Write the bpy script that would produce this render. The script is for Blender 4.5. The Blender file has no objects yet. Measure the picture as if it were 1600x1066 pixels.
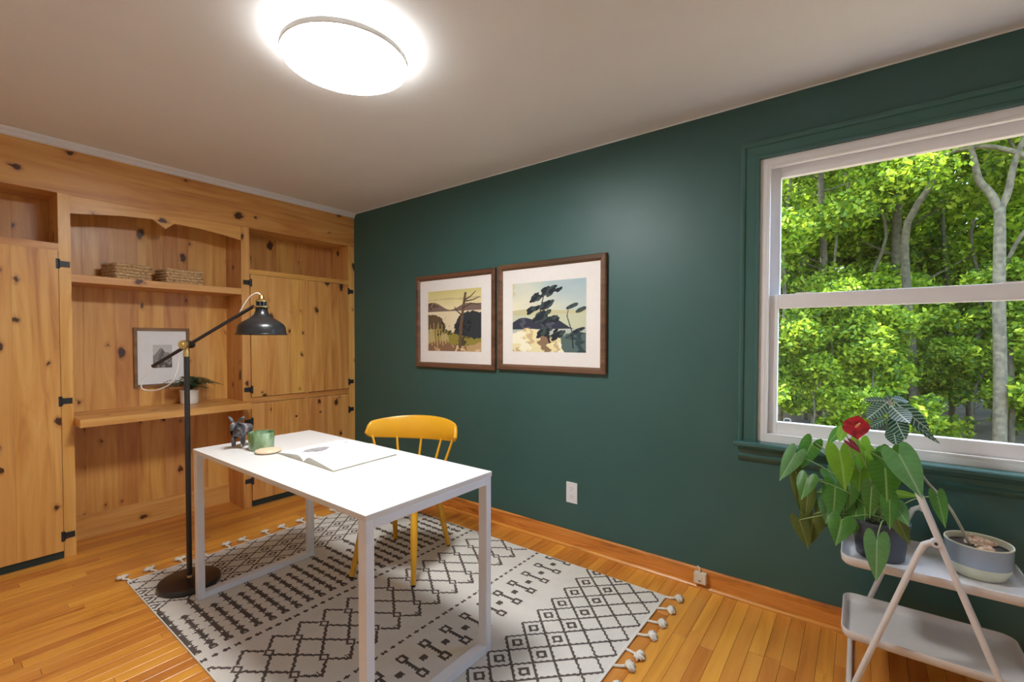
import bpy, math, random
import numpy as np
from mathutils import Vector, Matrix

random.seed(7); np.random.seed(7)
SC = bpy.context.scene
COL = SC.collection

# ------------------------------------------------------------------ camera
F_PX, CXP, CYP = 716.55, 798.55, 547.02
CAM = np.array([3.7106, -2.4922, 1.2894])
YAW, PITCH, ROLL = 2.2215, -0.0220, 0.0017
def cam_axes():
    f = np.array([math.cos(PITCH)*math.cos(YAW), math.cos(PITCH)*math.sin(YAW), math.sin(PITCH)])
    r = np.cross(f, [0, 0, 1.]); r /= np.linalg.norm(r); u = np.cross(r, f)
    c, s = math.cos(ROLL), math.sin(ROLL)
    return c*r+s*u, -s*r+c*u, f
AX_R, AX_U, AX_F = cam_axes()
def on_y(px, py, y):
    """point where the sight line of a photo pixel meets the plane Y = y (parallel to the green wall)"""
    d = AX_R*(px-CXP)/F_PX - AX_U*(py-CYP)/F_PX + AX_F
    t = (y-CAM[1])/d[1]
    return Vector(CAM+t*d)
cd = bpy.data.cameras.new('camera'); cam = bpy.data.objects.new('camera', cd); COL.objects.link(cam)
cd.sensor_fit = 'HORIZONTAL'; cd.sensor_width = 36.0; cd.lens = F_PX*36/1600
cd.shift_x = (800-CXP)/1600; cd.shift_y = (CYP-533)/1600; cd.clip_start = 0.05; cd.clip_end = 300
m = Matrix.Identity(4)
for i in range(3):
    m[i][0] = AX_R[i]; m[i][1] = AX_U[i]; m[i][2] = -AX_F[i]; m[i][3] = CAM[i]
cam.matrix_world = m
SC.camera = cam

# ------------------------------------------------------------------ light, exposure
LAMP_STRENGTH = 22.0
SKY_STRENGTH = 0.65
SUN_STRENGTH = 7.5
vs = SC.view_settings
vs.view_transform = 'Standard'; vs.look = 'None'; vs.gamma = 1.0; vs.use_curve_mapping = False
vs.exposure = 1.85
W = bpy.data.worlds.new('sky'); SC.world = W; W.use_nodes = True
nt = W.node_tree; bg = nt.nodes['Background']
sk = nt.nodes.new('ShaderNodeTexSky'); sk.sky_type = 'NISHITA'; sk.sun_disc = False
sk.sun_elevation = math.radians(72); sk.sun_rotation = math.radians(-90); sk.air_density = 1.0; sk.dust_density = 2.0
nt.links.new(sk.outputs[0], bg.inputs[0]); bg.inputs[1].default_value = SKY_STRENGTH
sl = bpy.data.lights.new('sun_offscreen', 'SUN'); sl.energy = SUN_STRENGTH; sl.angle = math.radians(0.6); sl.color = (1.0, 0.96, 0.88)
so = bpy.data.objects.new('sun_offscreen', sl); COL.objects.link(so)
so.rotation_euler = Vector((0.30, -0.05, -0.95)).to_track_quat('-Z', 'Y').to_euler()

# ------------------------------------------------------------------ helpers: colour, materials
def lin(c):
    c = c/255.0
    return c/12.92 if c <= 0.04045 else ((c+0.055)/1.055)**2.4
def rgb(r, g, b): return (lin(r), lin(g), lin(b), 1.0)
class N:
    def __init__(s, name):
        s.m = bpy.data.materials.new(name); s.m.use_nodes = True
        s.t = s.m.node_tree; s.b = s.t.nodes['Principled BSDF']; s.out = s.t.nodes['Material Output']
    def n(s, typ, **kw):
        x = s.t.nodes.new('ShaderNode'+typ)
        for k, v in kw.items(): setattr(x, k, v)
        return x
    def l(s, a, b): s.t.links.new(a, b)
    def math(s, op, a, b=None, clamp=False):
        x = s.n('Math', operation=op, use_clamp=clamp)
        for i, v in enumerate((a, b)):
            if v is None: continue
            if isinstance(v, (int, float)): x.inputs[i].default_value = v
            else: s.l(v, x.inputs[i])
        return x.outputs[0]
    def mix(s, fac, a, b, blend='MIX'):
        x = s.n('Mix', data_type='RGBA', blend_type=blend)
        for i, v in ((0, fac), (6, a), (7, b)):
            if isinstance(v, (int, float)): x.inputs[i].default_value = v
            elif isinstance(v, tuple): x.inputs[i].default_value = v
            else: s.l(v, x.inputs[i])
        return x.outputs[2]
    def ramp(s, fac, stops):
        x = s.n('ValToRGB'); e = x.color_ramp.elements
        while len(e) < len(stops): e.new(0.5)
        for k, (p, c) in enumerate(stops): e[k].position = p; e[k].color = c
        s.l(fac, x.inputs[0]); return x.outputs[0]
    def noise(s, vec, scale, detail=3, rough=0.55, dist=0.0):
        x = s.n('TexNoise'); x.inputs['Scale'].default_value = scale; x.inputs['Detail'].default_value = detail
        x.inputs['Roughness'].default_value = rough; x.inputs['Distortion'].default_value = dist
        if vec is not None: s.l(vec, x.inputs['Vector'])
        return x.outputs[0]
    def bump(s, h, strength, dist=0.002):
        x = s.n('Bump'); x.inputs['Strength'].default_value = strength; x.inputs['Distance'].default_value = dist
        s.l(h, x.inputs['Height']); s.l(x.outputs[0], s.b.inputs['Normal'])
    def set(s, **kw):
        names = dict(col='Base Color', rough='Roughness', metal='Metallic', coat='Coat Weight', coatr='Coat Roughness', spec='Specular IOR Level', emis='Emission Strength', emc='Emission Color', trans='Transmission Weight', ior='IOR')
        for k, v in kw.items():
            i = s.b.inputs[names[k]]
            if isinstance(v, (int, float, tuple)): i.default_value = v
            else: s.l(v, i)
        return s.m
def coords(k, scale, rnd=True, world=False):
    if world: src = k.n('NewGeometry').outputs['Position']
    else: src = k.n('TexCoord').outputs['Object']
    if rnd:
        oi = k.n('ObjectInfo'); a = k.n('VectorMath', operation='SCALE'); a.inputs[0].default_value = (37.1, 91.7, 53.3)
        k.l(oi.outputs['Random'], a.inputs[3]); ad = k.n('VectorMath', operation='ADD'); k.l(src, ad.inputs[0]); k.l(a.outputs[0], ad.inputs[1]); src = ad.outputs[0]
    mp = k.n('VectorMath', operation='MULTIPLY'); mp.inputs[1].default_value = scale; k.l(src, mp.inputs[0])
    return mp.outputs[0]
def plain(name, col, rough=0.5, var=0.04, nscale=30, bump=0.0, metal=0.0, coat=0.0, spec=0.5):
    k = N(name); v = coords(k, (1, 1, 1)); n = k.noise(v, nscale, 4)
    d = tuple(max(0, c*(1-var*2)) for c in col[:3])+(1,); e = tuple(min(1, c*(1+var)) for c in col[:3])+(1,)
    k.set(col=k.ramp(n, [(0.3, d), (0.7, e)]), rough=rough, metal=metal, coat=coat, spec=spec)
    if bump: k.bump(n, bump)
    return k.m
AXS = {'X': 0, 'Y': 1, 'Z': 2}
def wood(name, axis, light, mid, dark, knots=0.0, rough=0.3, coat=0.25, tint=0.12, fig=1.0, along=1.3):
    k = N(name); a = AXS[axis]
    sc = [15.0, 15.0, 15.0]; sc[a] = along
    v = coords(k, tuple(sc)); n1 = k.noise(v, 0.8, 5, 0.55, 1.4*fig)
    sc2 = [90.0, 90.0, 90.0]; sc2[a] = 2.2
    n2 = k.noise(coords(k, tuple(sc2)), 1.0, 3, 0.6)
    sc3 = [2.2]*3; sc3[a] = 0.5
    n3 = k.noise(coords(k, tuple(sc3)), 1.0, 2)
    c = k.ramp(n1, [(0.28, dark), (0.47, mid), (0.72, light)])
    c = k.mix(k.math('MULTIPLY', k.math('SUBTRACT', n2, 0.35, True), 0.45), c, dark)
    c = k.mix(k.math('MULTIPLY', k.math('SUBTRACT', n3, 0.42, True), 1.1, True), c, light)
    if knots:
        wv = coords(k, (1, 1, 1)); sx = k.n('SeparateXYZ'); k.l(wv, sx.inputs[0]); cb_ = k.n('CombineXYZ')
        others = [sx.outputs[i] for i in range(3) if i != a]
        k.l(k.math('MULTIPLY', k.math('ADD', others[0], others[1]), 7.0), cb_.inputs[0]); k.l(k.math('MULTIPLY', sx.outputs[a], 4.6), cb_.inputs[1])
        nz = k.n('TexNoise'); nz.inputs['Scale'].default_value = 4.5; nz.inputs['Detail'].default_value = 3; k.l(cb_.outputs[0], nz.inputs['Vector'])
        ad = k.n('VectorMath', operation='MULTIPLY_ADD'); ad.inputs[1].default_value = (0.26, 0.26, 0.0); k.l(nz.outputs[1], ad.inputs[0]); k.l(cb_.outputs[0], ad.inputs[2])
        vo = k.n('TexVoronoi'); vo.voronoi_dimensions = '2D'; vo.inputs['Scale'].default_value = 1.0; vo.inputs['Randomness'].default_value = 1.0; k.l(ad.outputs[0], vo.inputs['Vector'])
        sp = k.n('SeparateColor'); k.l(vo.outputs['Color'], sp.inputs[0])
        rad = k.math('MULTIPLY', k.math('POWER', sp.outputs[1], 1.8), 0.15*knots)
        d = k.math('SUBTRACT', vo.outputs['Distance'], rad)
        halo = k.math('SUBTRACT', 1.0, k.math('MULTIPLY', d, 6.0, True), True)
        core = k.math('SUBTRACT', 1.0, k.math('MULTIPLY', d, 30.0, True), True)
        ok = k.math('GREATER_THAN', sp.outputs[0], 0.60)
        c = k.mix(k.math('MULTIPLY', k.math('MULTIPLY', k.math('POWER', halo, 2.0), ok), 0.75), c, rgb(150, 84, 34))
        c = k.mix(k.math('MULTIPLY', k.math('MULTIPLY', core, ok), 0.9), c, rgb(54, 24, 8))
    oi = k.n('ObjectInfo'); hs = k.n('HueSaturation')
    k.l(k.math('ADD', k.math('MULTIPLY', oi.outputs['Random'], tint*2), 1.0-tint), hs.inputs['Value'])
    k.l(k.math('ADD', k.math('MULTIPLY', oi.outputs['Random'], 0.016), 0.492), hs.inputs['Hue'])
    k.l(c, hs.inputs['Color'])
    k.set(col=hs.outputs[0], rough=rough, coat=coat, coatr=0.22)
    k.bump(n1, 0.12, 0.001)
    return k.m
PL, PM, PD = rgb(234, 182, 108), rgb(217, 155, 80), rgb(184, 116, 52)
M = {}
M['pineZ'] = wood('pine_vertical', 'Z', PL, PM, PD, knots=1.0, rough=0.38, coat=0.12)
M['pineY'] = wood('pine_horizontal', 'Y', PL, PM, PD, knots=0.9, rough=0.38, coat=0.12)
M['oakfloor'] = wood('oak_floor', 'Y', rgb(234, 166, 74), rgb(214, 140, 54), rgb(172, 102, 36), rough=0.32, coat=0.2, tint=0.16, fig=0.7)
M['firX'] = wood('fir_baseboard', 'X', rgb(232, 160, 78), rgb(214, 134, 54), rgb(140, 70, 24), rough=0.35, fig=3.0, tint=0.03)
M['walnutX'] = wood('frame_wood', 'X', rgb(128, 92, 66), rgb(104, 72, 50), rgb(66, 44, 30), rough=0.45, coat=0.1, tint=0.05)
M['walnutY'] = wood('small_frame_wood', 'Y', rgb(150, 110, 74), rgb(126, 88, 58), rgb(88, 58, 38), rough=0.45, coat=0.1, tint=0.05)
M['green'] = plain('green_wall_paint', rgb(58, 96, 91), 0.45, 0.03, 3.0, 0.02)
M['greentrim'] = plain('green_trim_paint', rgb(64, 104, 98), 0.32, 0.02, 8.0)
M['ceiling'] = plain('ceiling_paint', rgb(232, 231, 229), 0.8, 0.01, 3.0, 0.02)
M['white_wall'] = plain('white_wall_paint', rgb(238, 237, 234), 0.7, 0.01, 3.0)
M['crown'] = plain('crown_paint', rgb(236, 238, 242), 0.4, 0.01)
M['vinyl'] = plain('window_vinyl', rgb(238, 237, 238), 0.35, 0.01)
M['desk_white'] = plain('desk_laminate', rgb(228, 225, 221), 0.38, 0.01)
M['metal_white'] = plain('white_powder_coat', rgb(232, 236, 242), 0.3, 0.01)
M['stand_white'] = plain('stand_white', rgb(226, 223, 222), 0.35, 0.01)
M['black'] = plain('black_metal', rgb(34, 33, 34), 0.32, 0.08, coat=0.2)
M['hinge'] = plain('hinge_iron', rgb(40, 42, 46), 0.45, 0.15, 80)
M['toe'] = plain('toe_kick_paint', rgb(32, 50, 50), 0.5, 0.05)
M['brass'] = plain('brass', rgb(214, 184, 122), 0.30, 0.04, metal=1.0)
M['cord'] = plain('cord_white', rgb(226, 220, 208), 0.6, 0.03)
M['cordgrey'] = plain('cord_grey', rgb(150, 150, 148), 0.6, 0.03)
M['yellow'] = plain('yellow_chair_paint', rgb(228, 168, 38), 0.34, 0.02, 6)
M['rubber'] = plain('rubber', rgb(25, 24, 22), 0.7, 0.05)
M['mat'] = plain('mat_board', rgb(240, 234, 228), 0.8, 0.01)
M['paper'] = plain('paper', rgb(240, 240, 242), 0.7, 0.01)
M['page_edge'] = plain('page_edges', rgb(205, 203, 196), 0.8, 0.06, 200)
M['cover'] = plain('book_cover', rgb(170, 160, 135), 0.6, 0.03)
M['plate'] = plain('outlet_plastic', rgb(234, 232, 234), 0.3, 0.01)
M['ivory'] = plain('jack_plastic', rgb(226, 216, 196), 0.4, 0.02)
M['slot'] = plain('outlet_slots', rgb(70, 66, 66), 0.6, 0.02)
M['rim'] = plain('lamp_rim_plastic', rgb(226, 224, 220), 0.4, 0.01)
M['rugcord'] = plain('tassel_cotton', rgb(232, 226, 214), 0.9, 0.05, 120)
M['pot_dark'] = plain('dark_grey_pot', rgb(72, 76, 86), 0.42, 0.03)
M['soil'] = plain('potting_soil', rgb(60, 48, 40), 0.95, 0.35, 60, 0.6)
M['moss'] = plain('dried_peat_chips', rgb(196, 160, 128), 0.95, 0.25, 60, 0.6)
M['pot_blue'] = plain('blue_glaze', rgb(150, 159, 165), 0.18, 0.03, 20, coat=0.4)
M['pot_cream'] = plain('cream_clay', rgb(214, 210, 182), 0.55, 0.02)
M['pot_white'] = plain('white_ceramic', rgb(234, 226, 216), 0.45, 0.02)
M['woodlid'] = plain('pale_wood_disc', rgb(226, 200, 168), 0.5, 0.04, 40)
M['stem'] = plain('green_stem', rgb(150, 178, 110), 0.5, 0.1)
M['woodstem'] = plain('pale_woody_stem', rgb(176, 172, 150), 0.6, 0.1)
M['fern'] = plain('fern_green', rgb(58, 82, 48), 0.5, 0.25, 40)
M['red2'] = plain('dark_red_spathe', rgb(120, 28, 44), 0.35, 0.1)
M['spadix'] = plain('spadix', rgb(232, 170, 110), 0.5, 0.1)
def red_mat():
    k = N('red_spathe'); v = coords(k, (1, 1, 1)); n = k.noise(v, 45, 4)
    return k.set(col=k.ramp(n, [(0.35, rgb(132, 12, 30)), (0.65, rgb(190, 24, 46))]), rough=0.14, coat=0.6)
M['red'] = red_mat()
def goat_mat():
    k = N('raku_glaze'); n = k.noise(coords(k, (1, 1, 1)), 28, 5, 0.6, 0.5)
    return k.set(col=k.ramp(n, [(0.40, rgb(58, 54, 56)), (0.55, rgb(96, 90, 92)), (0.66, rgb(178, 170, 172))]), rough=0.38)
M['goat'] = goat_mat()
def cup_mat():
    k = N('green_drip_glaze'); v = coords(k, (1, 1, 0.35)); n = k.noise(v, 26, 3, 0.5, 0.6)
    return k.set(col=k.ramp(n, [(0.36, rgb(84, 110, 56)), (0.5, rgb(118, 144, 104)), (0.62, rgb(150, 172, 140))]), rough=0.2, coat=0.5)
M['cup'] = cup_mat()
def basket_mat():
    k = N('seagrass_weave'); n = k.noise(coords(k, (1, 1, 1)), 90, 3)
    return k.set(col=k.ramp(n, [(0.3, rgb(150, 110, 70)), (0.5, rgb(205, 168, 122)), (0.75, rgb(228, 200, 160))]), rough=0.8)
M['basket'] = basket_mat()
def rug_mat():
    k = N('woven_rug'); at = k.n('Attribute', attribute_name='pattern')
    v = coords(k, (1, 1, 1), False); n = k.noise(v, 260, 2); n2 = k.noise(v, 9, 3)
    base = k.mix(n2, rgb(214, 208, 198), rgb(232, 227, 218))
    base = k.mix(k.math('MULTIPLY', k.math('SUBTRACT', n, 0.45, True), 0.9), base, rgb(186, 178, 166))
    dk = k.mix(n2, rgb(72, 66, 66), rgb(112, 100, 90))
    k.set(col=k.mix(at.outputs['Fac'], base, dk), rough=0.95, spec=0.1); k.bump(n, 0.5, 0.002); return k.m
M['rug'] = rug_mat()
def print_mat():
    k = N('art_print'); at = k.n('Attribute', attribute_name='print')
    return k.set(col=at.outputs['Color'], rough=0.75, spec=0.2)
M['print'] = print_mat()
def emit(name, col, st):
    k = N(name); k.set(col=(0.9, 0.9, 0.9, 1), emc=col, emis=st, rough=0.5); return k.m
M['lamp'] = emit('lit_diffuser', (0.95, 0.98, 1.0, 1), LAMP_STRENGTH)
M['halo'] = emit('lit_halo', (0.95, 0.98, 1.0, 1), 6.0)
def glass_mat():
    k = N('window_glass'); tr = k.n('BsdfTransparent'); gl = k.n('BsdfGlossy'); gl.inputs['Roughness'].default_value = 0.01
    tr.inputs[0].default_value = (0.95, 0.97, 0.96, 1)
    lw = k.n('LayerWeight'); lw.inputs[0].default_value = 0.5; mx = k.n('MixShader')
    k.l(k.math('ADD', k.math('MULTIPLY', k.math('POWER', lw.outputs['Facing'], 5.0), 0.6), 0.028), mx.inputs[0]); k.l(tr.outputs[0], mx.inputs[1]); k.l(gl.outputs[0], mx.inputs[2]); k.l(mx.outputs[0], k.out.inputs[0]); return k.m
M['glass'] = glass_mat()
def leaf_mat(name, col, vein, stripes=0.0, trans=0.25):
    k = N(name); uv = k.n('UVMap', uv_map='leaf'); sp = k.n('SeparateXYZ'); k.l(uv.outputs[0], sp.inputs[0])
    av = k.math('ABSOLUTE', sp.outputs[1])
    rib = k.math('SUBTRACT', 1.0, k.math('MULTIPLY', av, 22.0, True), True)
    ph = k.math('SUBTRACT', sp.outputs[0], k.math('MULTIPLY', av, 0.30))
    w = k.math('SINE', k.math('MULTIPLY', ph, 54.0 if stripes else 44.0))
    vn = k.math('POWER', k.math('MAXIMUM', w, 0.0), 5.0 if stripes else 8.0)
    n = k.noise(coords(k, (1, 1, 1)), 22, 3)
    base = k.mix(n, tuple(c*0.72 for c in col[:3])+(1,), tuple(min(1, c*1.2) for c in col[:3])+(1,))
    f = k.math('MAXIMUM', rib, k.math('MULTIPLY', vn, 0.85 if stripes else 0.14))
    c = k.mix(k.math('MULTIPLY', f, 0.9 if stripes else 0.55), base, vein)
    k.set(col=c, rough=0.38)
    tl = k.n('BsdfTranslucent'); k.l(c, tl.inputs[0]); mx = k.n('MixShader'); mx.inputs[0].default_value = trans
    k.l(k.b.outputs[0], mx.inputs[1]); k.l(tl.outputs[0], mx.inputs[2]); k.l(mx.outputs[0], k.out.inputs[0]); return k.m
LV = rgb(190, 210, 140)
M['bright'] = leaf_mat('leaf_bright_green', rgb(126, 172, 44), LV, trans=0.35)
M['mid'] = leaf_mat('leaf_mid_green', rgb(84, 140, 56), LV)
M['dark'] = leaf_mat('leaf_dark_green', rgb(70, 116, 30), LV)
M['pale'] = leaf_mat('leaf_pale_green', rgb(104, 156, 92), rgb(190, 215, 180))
M['olive_shaded'] = leaf_mat('leaf_olive_shaded', rgb(98, 112, 46), rgb(170, 170, 100))  # olive tone puts the shade of backlit, shaded leaves into the colour
M['zebra'] = leaf_mat('leaf_zebra', rgb(40, 84, 62), rgb(215, 228, 208), 1.0, 0.12)
def forest_leaf(name, a, b, c):
    k = N(name); at = k.n('Attribute', attribute_name='tone'); oi = k.n('ObjectInfo')
    col = k.ramp(at.outputs['Fac'], [(0.0, a), (0.5, b), (1.0, c)])
    hs = k.n('HueSaturation'); k.l(col, hs.inputs['Color']); k.l(k.math('ADD', k.math('MULTIPLY', oi.outputs['Random'], 0.5), 0.75), hs.inputs['Value'])
    k.set(col=hs.outputs[0], rough=0.55, spec=0.3)
    tl = k.n('BsdfTranslucent'); k.l(hs.outputs[0], tl.inputs[0]); mx = k.n('MixShader'); mx.inputs[0].default_value = 0.5
    k.l(k.b.outputs[0], mx.inputs[1]); k.l(tl.outputs[0], mx.inputs[2]); k.l(mx.outputs[0], k.out.inputs[0]); return k.m
M['foliage'] = forest_leaf('forest_foliage', rgb(66, 100, 22), rgb(122, 152, 32), rgb(192, 208, 62))
M['foliage2'] = forest_leaf('understory_foliage', rgb(66, 100, 22), rgb(122, 152, 32), rgb(192, 208, 62))
M['bark'] = plain('bark', rgb(96, 88, 68), 0.9, 0.3, 14, 0.5)
M['forest_floor'] = plain('leaf_litter', rgb(96, 82, 56), 0.95, 0.35, 2.0, 0.4)

# ------------------------------------------------------------------ helpers: meshes
class MB:
    def __init__(s): s.v = []; s.f = []; s.mi = []; s.uv = {}
    def add(s, vs_, fs, mi=0):
        o = len(s.v); s.v += [tuple(p) for p in vs_]
        s.f += [tuple(i+o for i in f) for f in fs]; s.mi += [mi]*len(fs); return s
    def box(s, x0, x1, y0, y1, z0, z1, mi=0):
        if x0 > x1: x0, x1 = x1, x0
        if y0 > y1: y0, y1 = y1, y0
        if z0 > z1: z0, z1 = z1, z0
        return s.add([(x, y, z) for x in (x0, x1) for y in (y0, y1) for z in (z0, z1)],
                     [(0, 1, 3, 2), (4, 6, 7, 5), (0, 4, 5, 1), (2, 3, 7, 6), (0, 2, 6, 4), (1, 5, 7, 3)], mi)
    def prism(s, pts, a0, a1, axis, mi=0):
        """extrude a polygon (2D points in the two other axes, order x,y,z) along axis"""
        n = len(pts); vv = []
        for a in (a0, a1):
            for p, q in pts:
                vv.append((a, p, q) if axis == 0 else (p, a, q) if axis == 1 else (p, q, a))
        fs = [tuple(range(n-1, -1, -1)), tuple(range(n, 2*n))]+[(i, (i+1) % n, (i+1) % n+n, i+n) for i in range(n)]
        return s.add(vv, fs, mi)
    def tube(s, path, r, n=10, caps=True, mi=0, closed=False):
        P = [Vector(p) for p in path]; L = len(P); R = [r]*L if isinstance(r, (int, float)) else list(r)
        o = len(s.v); up = None
        for i in range(L):
            if closed: t = P[(i+1) % L]-P[i-1]
            else: t = P[min(i+1, L-1)]-P[max(i-1, 0)]
            if t.length < 1e-9: t = Vector((0, 0, 1))
            t.normalize()
            if up is None:
                up = Vector((0, 0, 1)) if abs(t.z) < 0.9 else Vector((1, 0, 0))
            a = t.cross(up)
            if a.length < 1e-6: a = t.orthogonal()
            a.normalize(); b = a.cross(t).normalized(); up = b
            for k in range(n):
                w = 2*math.pi*k/n; s.v.append(tuple(P[i]+(a*math.cos(w)+b*math.sin(w))*R[i]))
        for i in range(L if closed else L-1):
            for k in range(n):
                i2 = (i+1) % L
                s.f.append((o+i*n+k, o+i*n+(k+1) % n, o+i2*n+(k+1) % n, o+i2*n+k)); s.mi.append(mi)
        if caps and not closed:
            s.f.append(tuple(o+k for k in range(n-1, -1, -1))); s.mi.append(mi)
            s.f.append(tuple(o+(L-1)*n+k for k in range(n))); s.mi.append(mi)
        return s
    def lathe(s, prof, c, n=40, mi=0, caps=True):
        o = len(s.v); L = len(prof)
        for r, z in prof:
            for k in range(n):
                w = 2*math.pi*k/n; s.v.append((c[0]+r*math.cos(w), c[1]+r*math.sin(w), c[2]+z))
        for i in range(L-1):
            for k in range(n):
                s.f.append((o+i*n+k, o+i*n+(k+1) % n, o+(i+1)*n+(k+1) % n, o+(i+1)*n+k)); s.mi.append(mi)
        if caps:
            if prof[0][0] > 1e-5: s.f.append(tuple(o+k for k in range(n-1, -1, -1))); s.mi.append(mi)
            if prof[-1][0] > 1e-5: s.f.append(tuple(o+(L-1)*n+k for k in range(n))); s.mi.append(mi)
        return s
    def ball(s, c, r, n=12, mi=0, sq=(1, 1, 1)):
        o0 = len(s.v); pr = [(math.sin(math.pi*i/n)*r, -math.cos(math.pi*i/n)*r) for i in range(n+1)]
        s.lathe(pr, (0, 0, 0), n*2, mi, False)
        for i in range(o0, len(s.v)):
            x, y, z = s.v[i]; s.v[i] = (c[0]+x*sq[0], c[1]+y*sq[1], c[2]+z*sq[2])
        return s
def wpos(o):
    p = Vector((0, 0, 0))
    while o is not None: p += o.location; o = o.parent
    return p
def build(mb, name, mats, parent=None, origin=None, smooth=False, bevel=0.0, bseg=2):
    """vertices come in world coordinates; they are stored relative to the parent thing (or to origin)"""
    off = wpos(parent) if parent else Vector(origin or (0, 0, 0))
    me = bpy.data.meshes.new(name)
    me.from_pydata([(x-off.x, y-off.y, z-off.z) for x, y, z in mb.v], [], mb.f)
    for mt in (mats if isinstance(mats, (list, tuple)) else [mats]): me.materials.append(mt)
    if any(mb.mi): me.polygons.foreach_set('material_index', mb.mi)
    if smooth:
        me.polygons.foreach_set('use_smooth', [True]*len(me.polygons))
        if smooth == 'auto': me.set_sharp_from_angle(angle=math.radians(40))
    me.update()
    o = bpy.data.objects.new(name, me); COL.objects.link(o)
    if parent: o.parent = parent
    else: o.location = off
    if bevel:
        b = o.modifiers.new('bevel', 'BEVEL'); b.width = bevel; b.segments = bseg; b.limit_method = 'ANGLE'
    return o
def tag(o, label=None, cat=None, group=None, kind=None):
    if label: o['label'] = label
    if cat: o['category'] = cat
    if group: o['group'] = group
    if kind: o['kind'] = kind
    return o
def thing(name, label, cat, loc, group=None, kind=None):
    o = bpy.data.objects.new(name, None); COL.objects.link(o); o.location = loc; o.empty_display_size = 0.1
    return tag(o, label, cat, group, kind)
def struct(mb, name, mats, label=None, **kw):
    o = build(mb, name, mats, **kw); return tag(o, label, None, None, 'structure')
def bx(name, mat, parent, *b, bevel=0.0):
    return build(MB().box(*b), name, mat, parent, bevel=bevel)
def bez(a, b, c, d, n=12):
    a, b, c, d = map(Vector, (a, b, c, d)); out = []
    for i in range(n+1):
        t = i/n; out.append(a*(1-t)**3+b*3*t*(1-t)**2+c*3*t*t*(1-t)+d*t**3)
    return out
def smoothpath(pts, n=6):
    P = [Vector(p) for p in pts]; P = [P[0]*2-P[1]]+P+[P[-1]*2-P[-2]]; out = []
    for i in range(1, len(P)-2):
        for k in range(n):
            t = k/n; p0, p1, p2, p3 = P[i-1:i+3]
            out.append(0.5*((2*p1)+(p2-p0)*t+(2*p0-5*p1+4*p2-p3)*t*t+(3*p1-p0-3*p2+p3)*t**3))
    return out+[P[-2]]

# ================================================================== ROOM SHELL
H = 2.44; XR = 4.95; YF = -3.35; XL = -0.32
WX0, WX1, WZ0, WZ1 = 3.318, 4.50, 0.80, 2.155       # window opening
mb = MB()
mb.box(XL, WX0, 0, 0.14, -0.1, H).box(WX1, XR, 0, 0.14, -0.1, H).box(WX0, WX1, 0, 0.14, -0.1, WZ0).box(WX0, WX1, 0, 0.14, WZ1, H)
struct(mb, 'wall_back', M['green'], 'dark teal green painted wall with the window in it')
struct(MB().box(XL-0.1, XL, YF, 0.14, -0.1, H), 'wall_left', M['white_wall'], 'wall behind the pine built-ins')
struct(MB().box(XR, XR+0.1, YF, 0.14, -0.1, H), 'wall_right', M['white_wall'], 'plain white side wall')
struct(MB().box(XL, XR, YF-0.1, YF, -0.1, H), 'wall_front', M['white_wall'], 'plain white wall opposite the green wall')
struct(MB().box(XL-0.1, XR+0.1, YF-0.1, 0.14, H, H+0.12), 'ceiling', M['ceiling'], 'smooth white ceiling')
# floor: slab, individual strips where the photograph shows them, the rest joined
floor = struct(MB().box(XL, XR, YF, 0.05, -0.10, -0.012), 'floor', M['oakfloor'], 'honey coloured narrow oak strip floor')
PW = 0.0575
cache = {}
nplank = 0; rest = MB()
x = XL
rr = random.Random(11)
while x < XR:
    y = 0.0 - rr.uniform(0.0, 0.5)
    ys = [0.0]
    while y > YF:
        if ys[-1]-y > 0.25: ys.append(y)
        y -= rr.uniform(0.55, 1.25)
    if ys[-1] > YF: ys.append(YF)
    for a, b in zip(ys[:-1], ys[1:]):
        L = round(a-b-0.0012, 3)
        xa, xb = x+0.0005, min(x+PW-0.0005, XR)
        hidden = (xa > 4.25) or (a < -2.35) or (0.75 < xa < 2.85 and b > -1.75 and a < -0.25)
        if not hidden and nplank < 290:
            key = L
            if key not in cache:
                hx = (PW-0.0010)/2; hy = L/2
                q = MB().add([(-hx, -hy, -0.012), (hx, -hy, -0.012), (hx, hy, -0.012), (-hx, hy, -0.012),
                              (-hx, -hy, -0.0008), (hx, -hy, -0.0008), (hx, hy, -0.0008), (-hx, hy, -0.0008),
                              (-hx+.0012, -hy+.0012, 0), (hx-.0012, -hy+.0012, 0), (hx-.0012, hy-.0012, 0), (-hx+.0012, hy-.0012, 0)],
                             [(0, 1, 5, 4), (1, 2, 6, 5), (2, 3, 7, 6), (3, 0, 4, 7), (4, 5, 9, 8), (5, 6, 10, 9), (6, 7, 11, 10), (7, 4, 8, 11), (8, 9, 10, 11)])
                me = bpy.data.meshes.new('plank'); me.from_pydata(q.v, [], q.f); me.materials.append(M['oakfloor']); cache[key] = me
            o = bpy.data.objects.new('plank', cache[key]); COL.objects.link(o); o.parent = floor
            o.location = ((xa+xb)/2, (a+b)/2, 0); nplank += 1
        else:
            rest.box(xa, xb, b+0.0006, a-0.0006, -0.012, 0.0)
    x += PW
o = build(rest, 'plank_field', M['oakfloor'], floor); o['kind'] = 'stuff'

# baseboard along the green wall and its shoe moulding
struct(MB().prism([(0, 0), (-0.016, 0), (-0.016, 0.094), (-0.012, 0.101), (0, 0.101)], 0.0, XR, 0), 'baseboard_back', M['firX'], 'orange stained fir baseboard along the green wall', bevel=0.001)
struct(MB().prism([(-0.015, 0), (-0.030, 0), (-0.029, 0.008), (-0.024, 0.014), (-0.015, 0.017)], 0.0, XR, 0), 'trim_1', M['firX'], 'thin shoe moulding at the foot of the baseboard')

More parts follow.
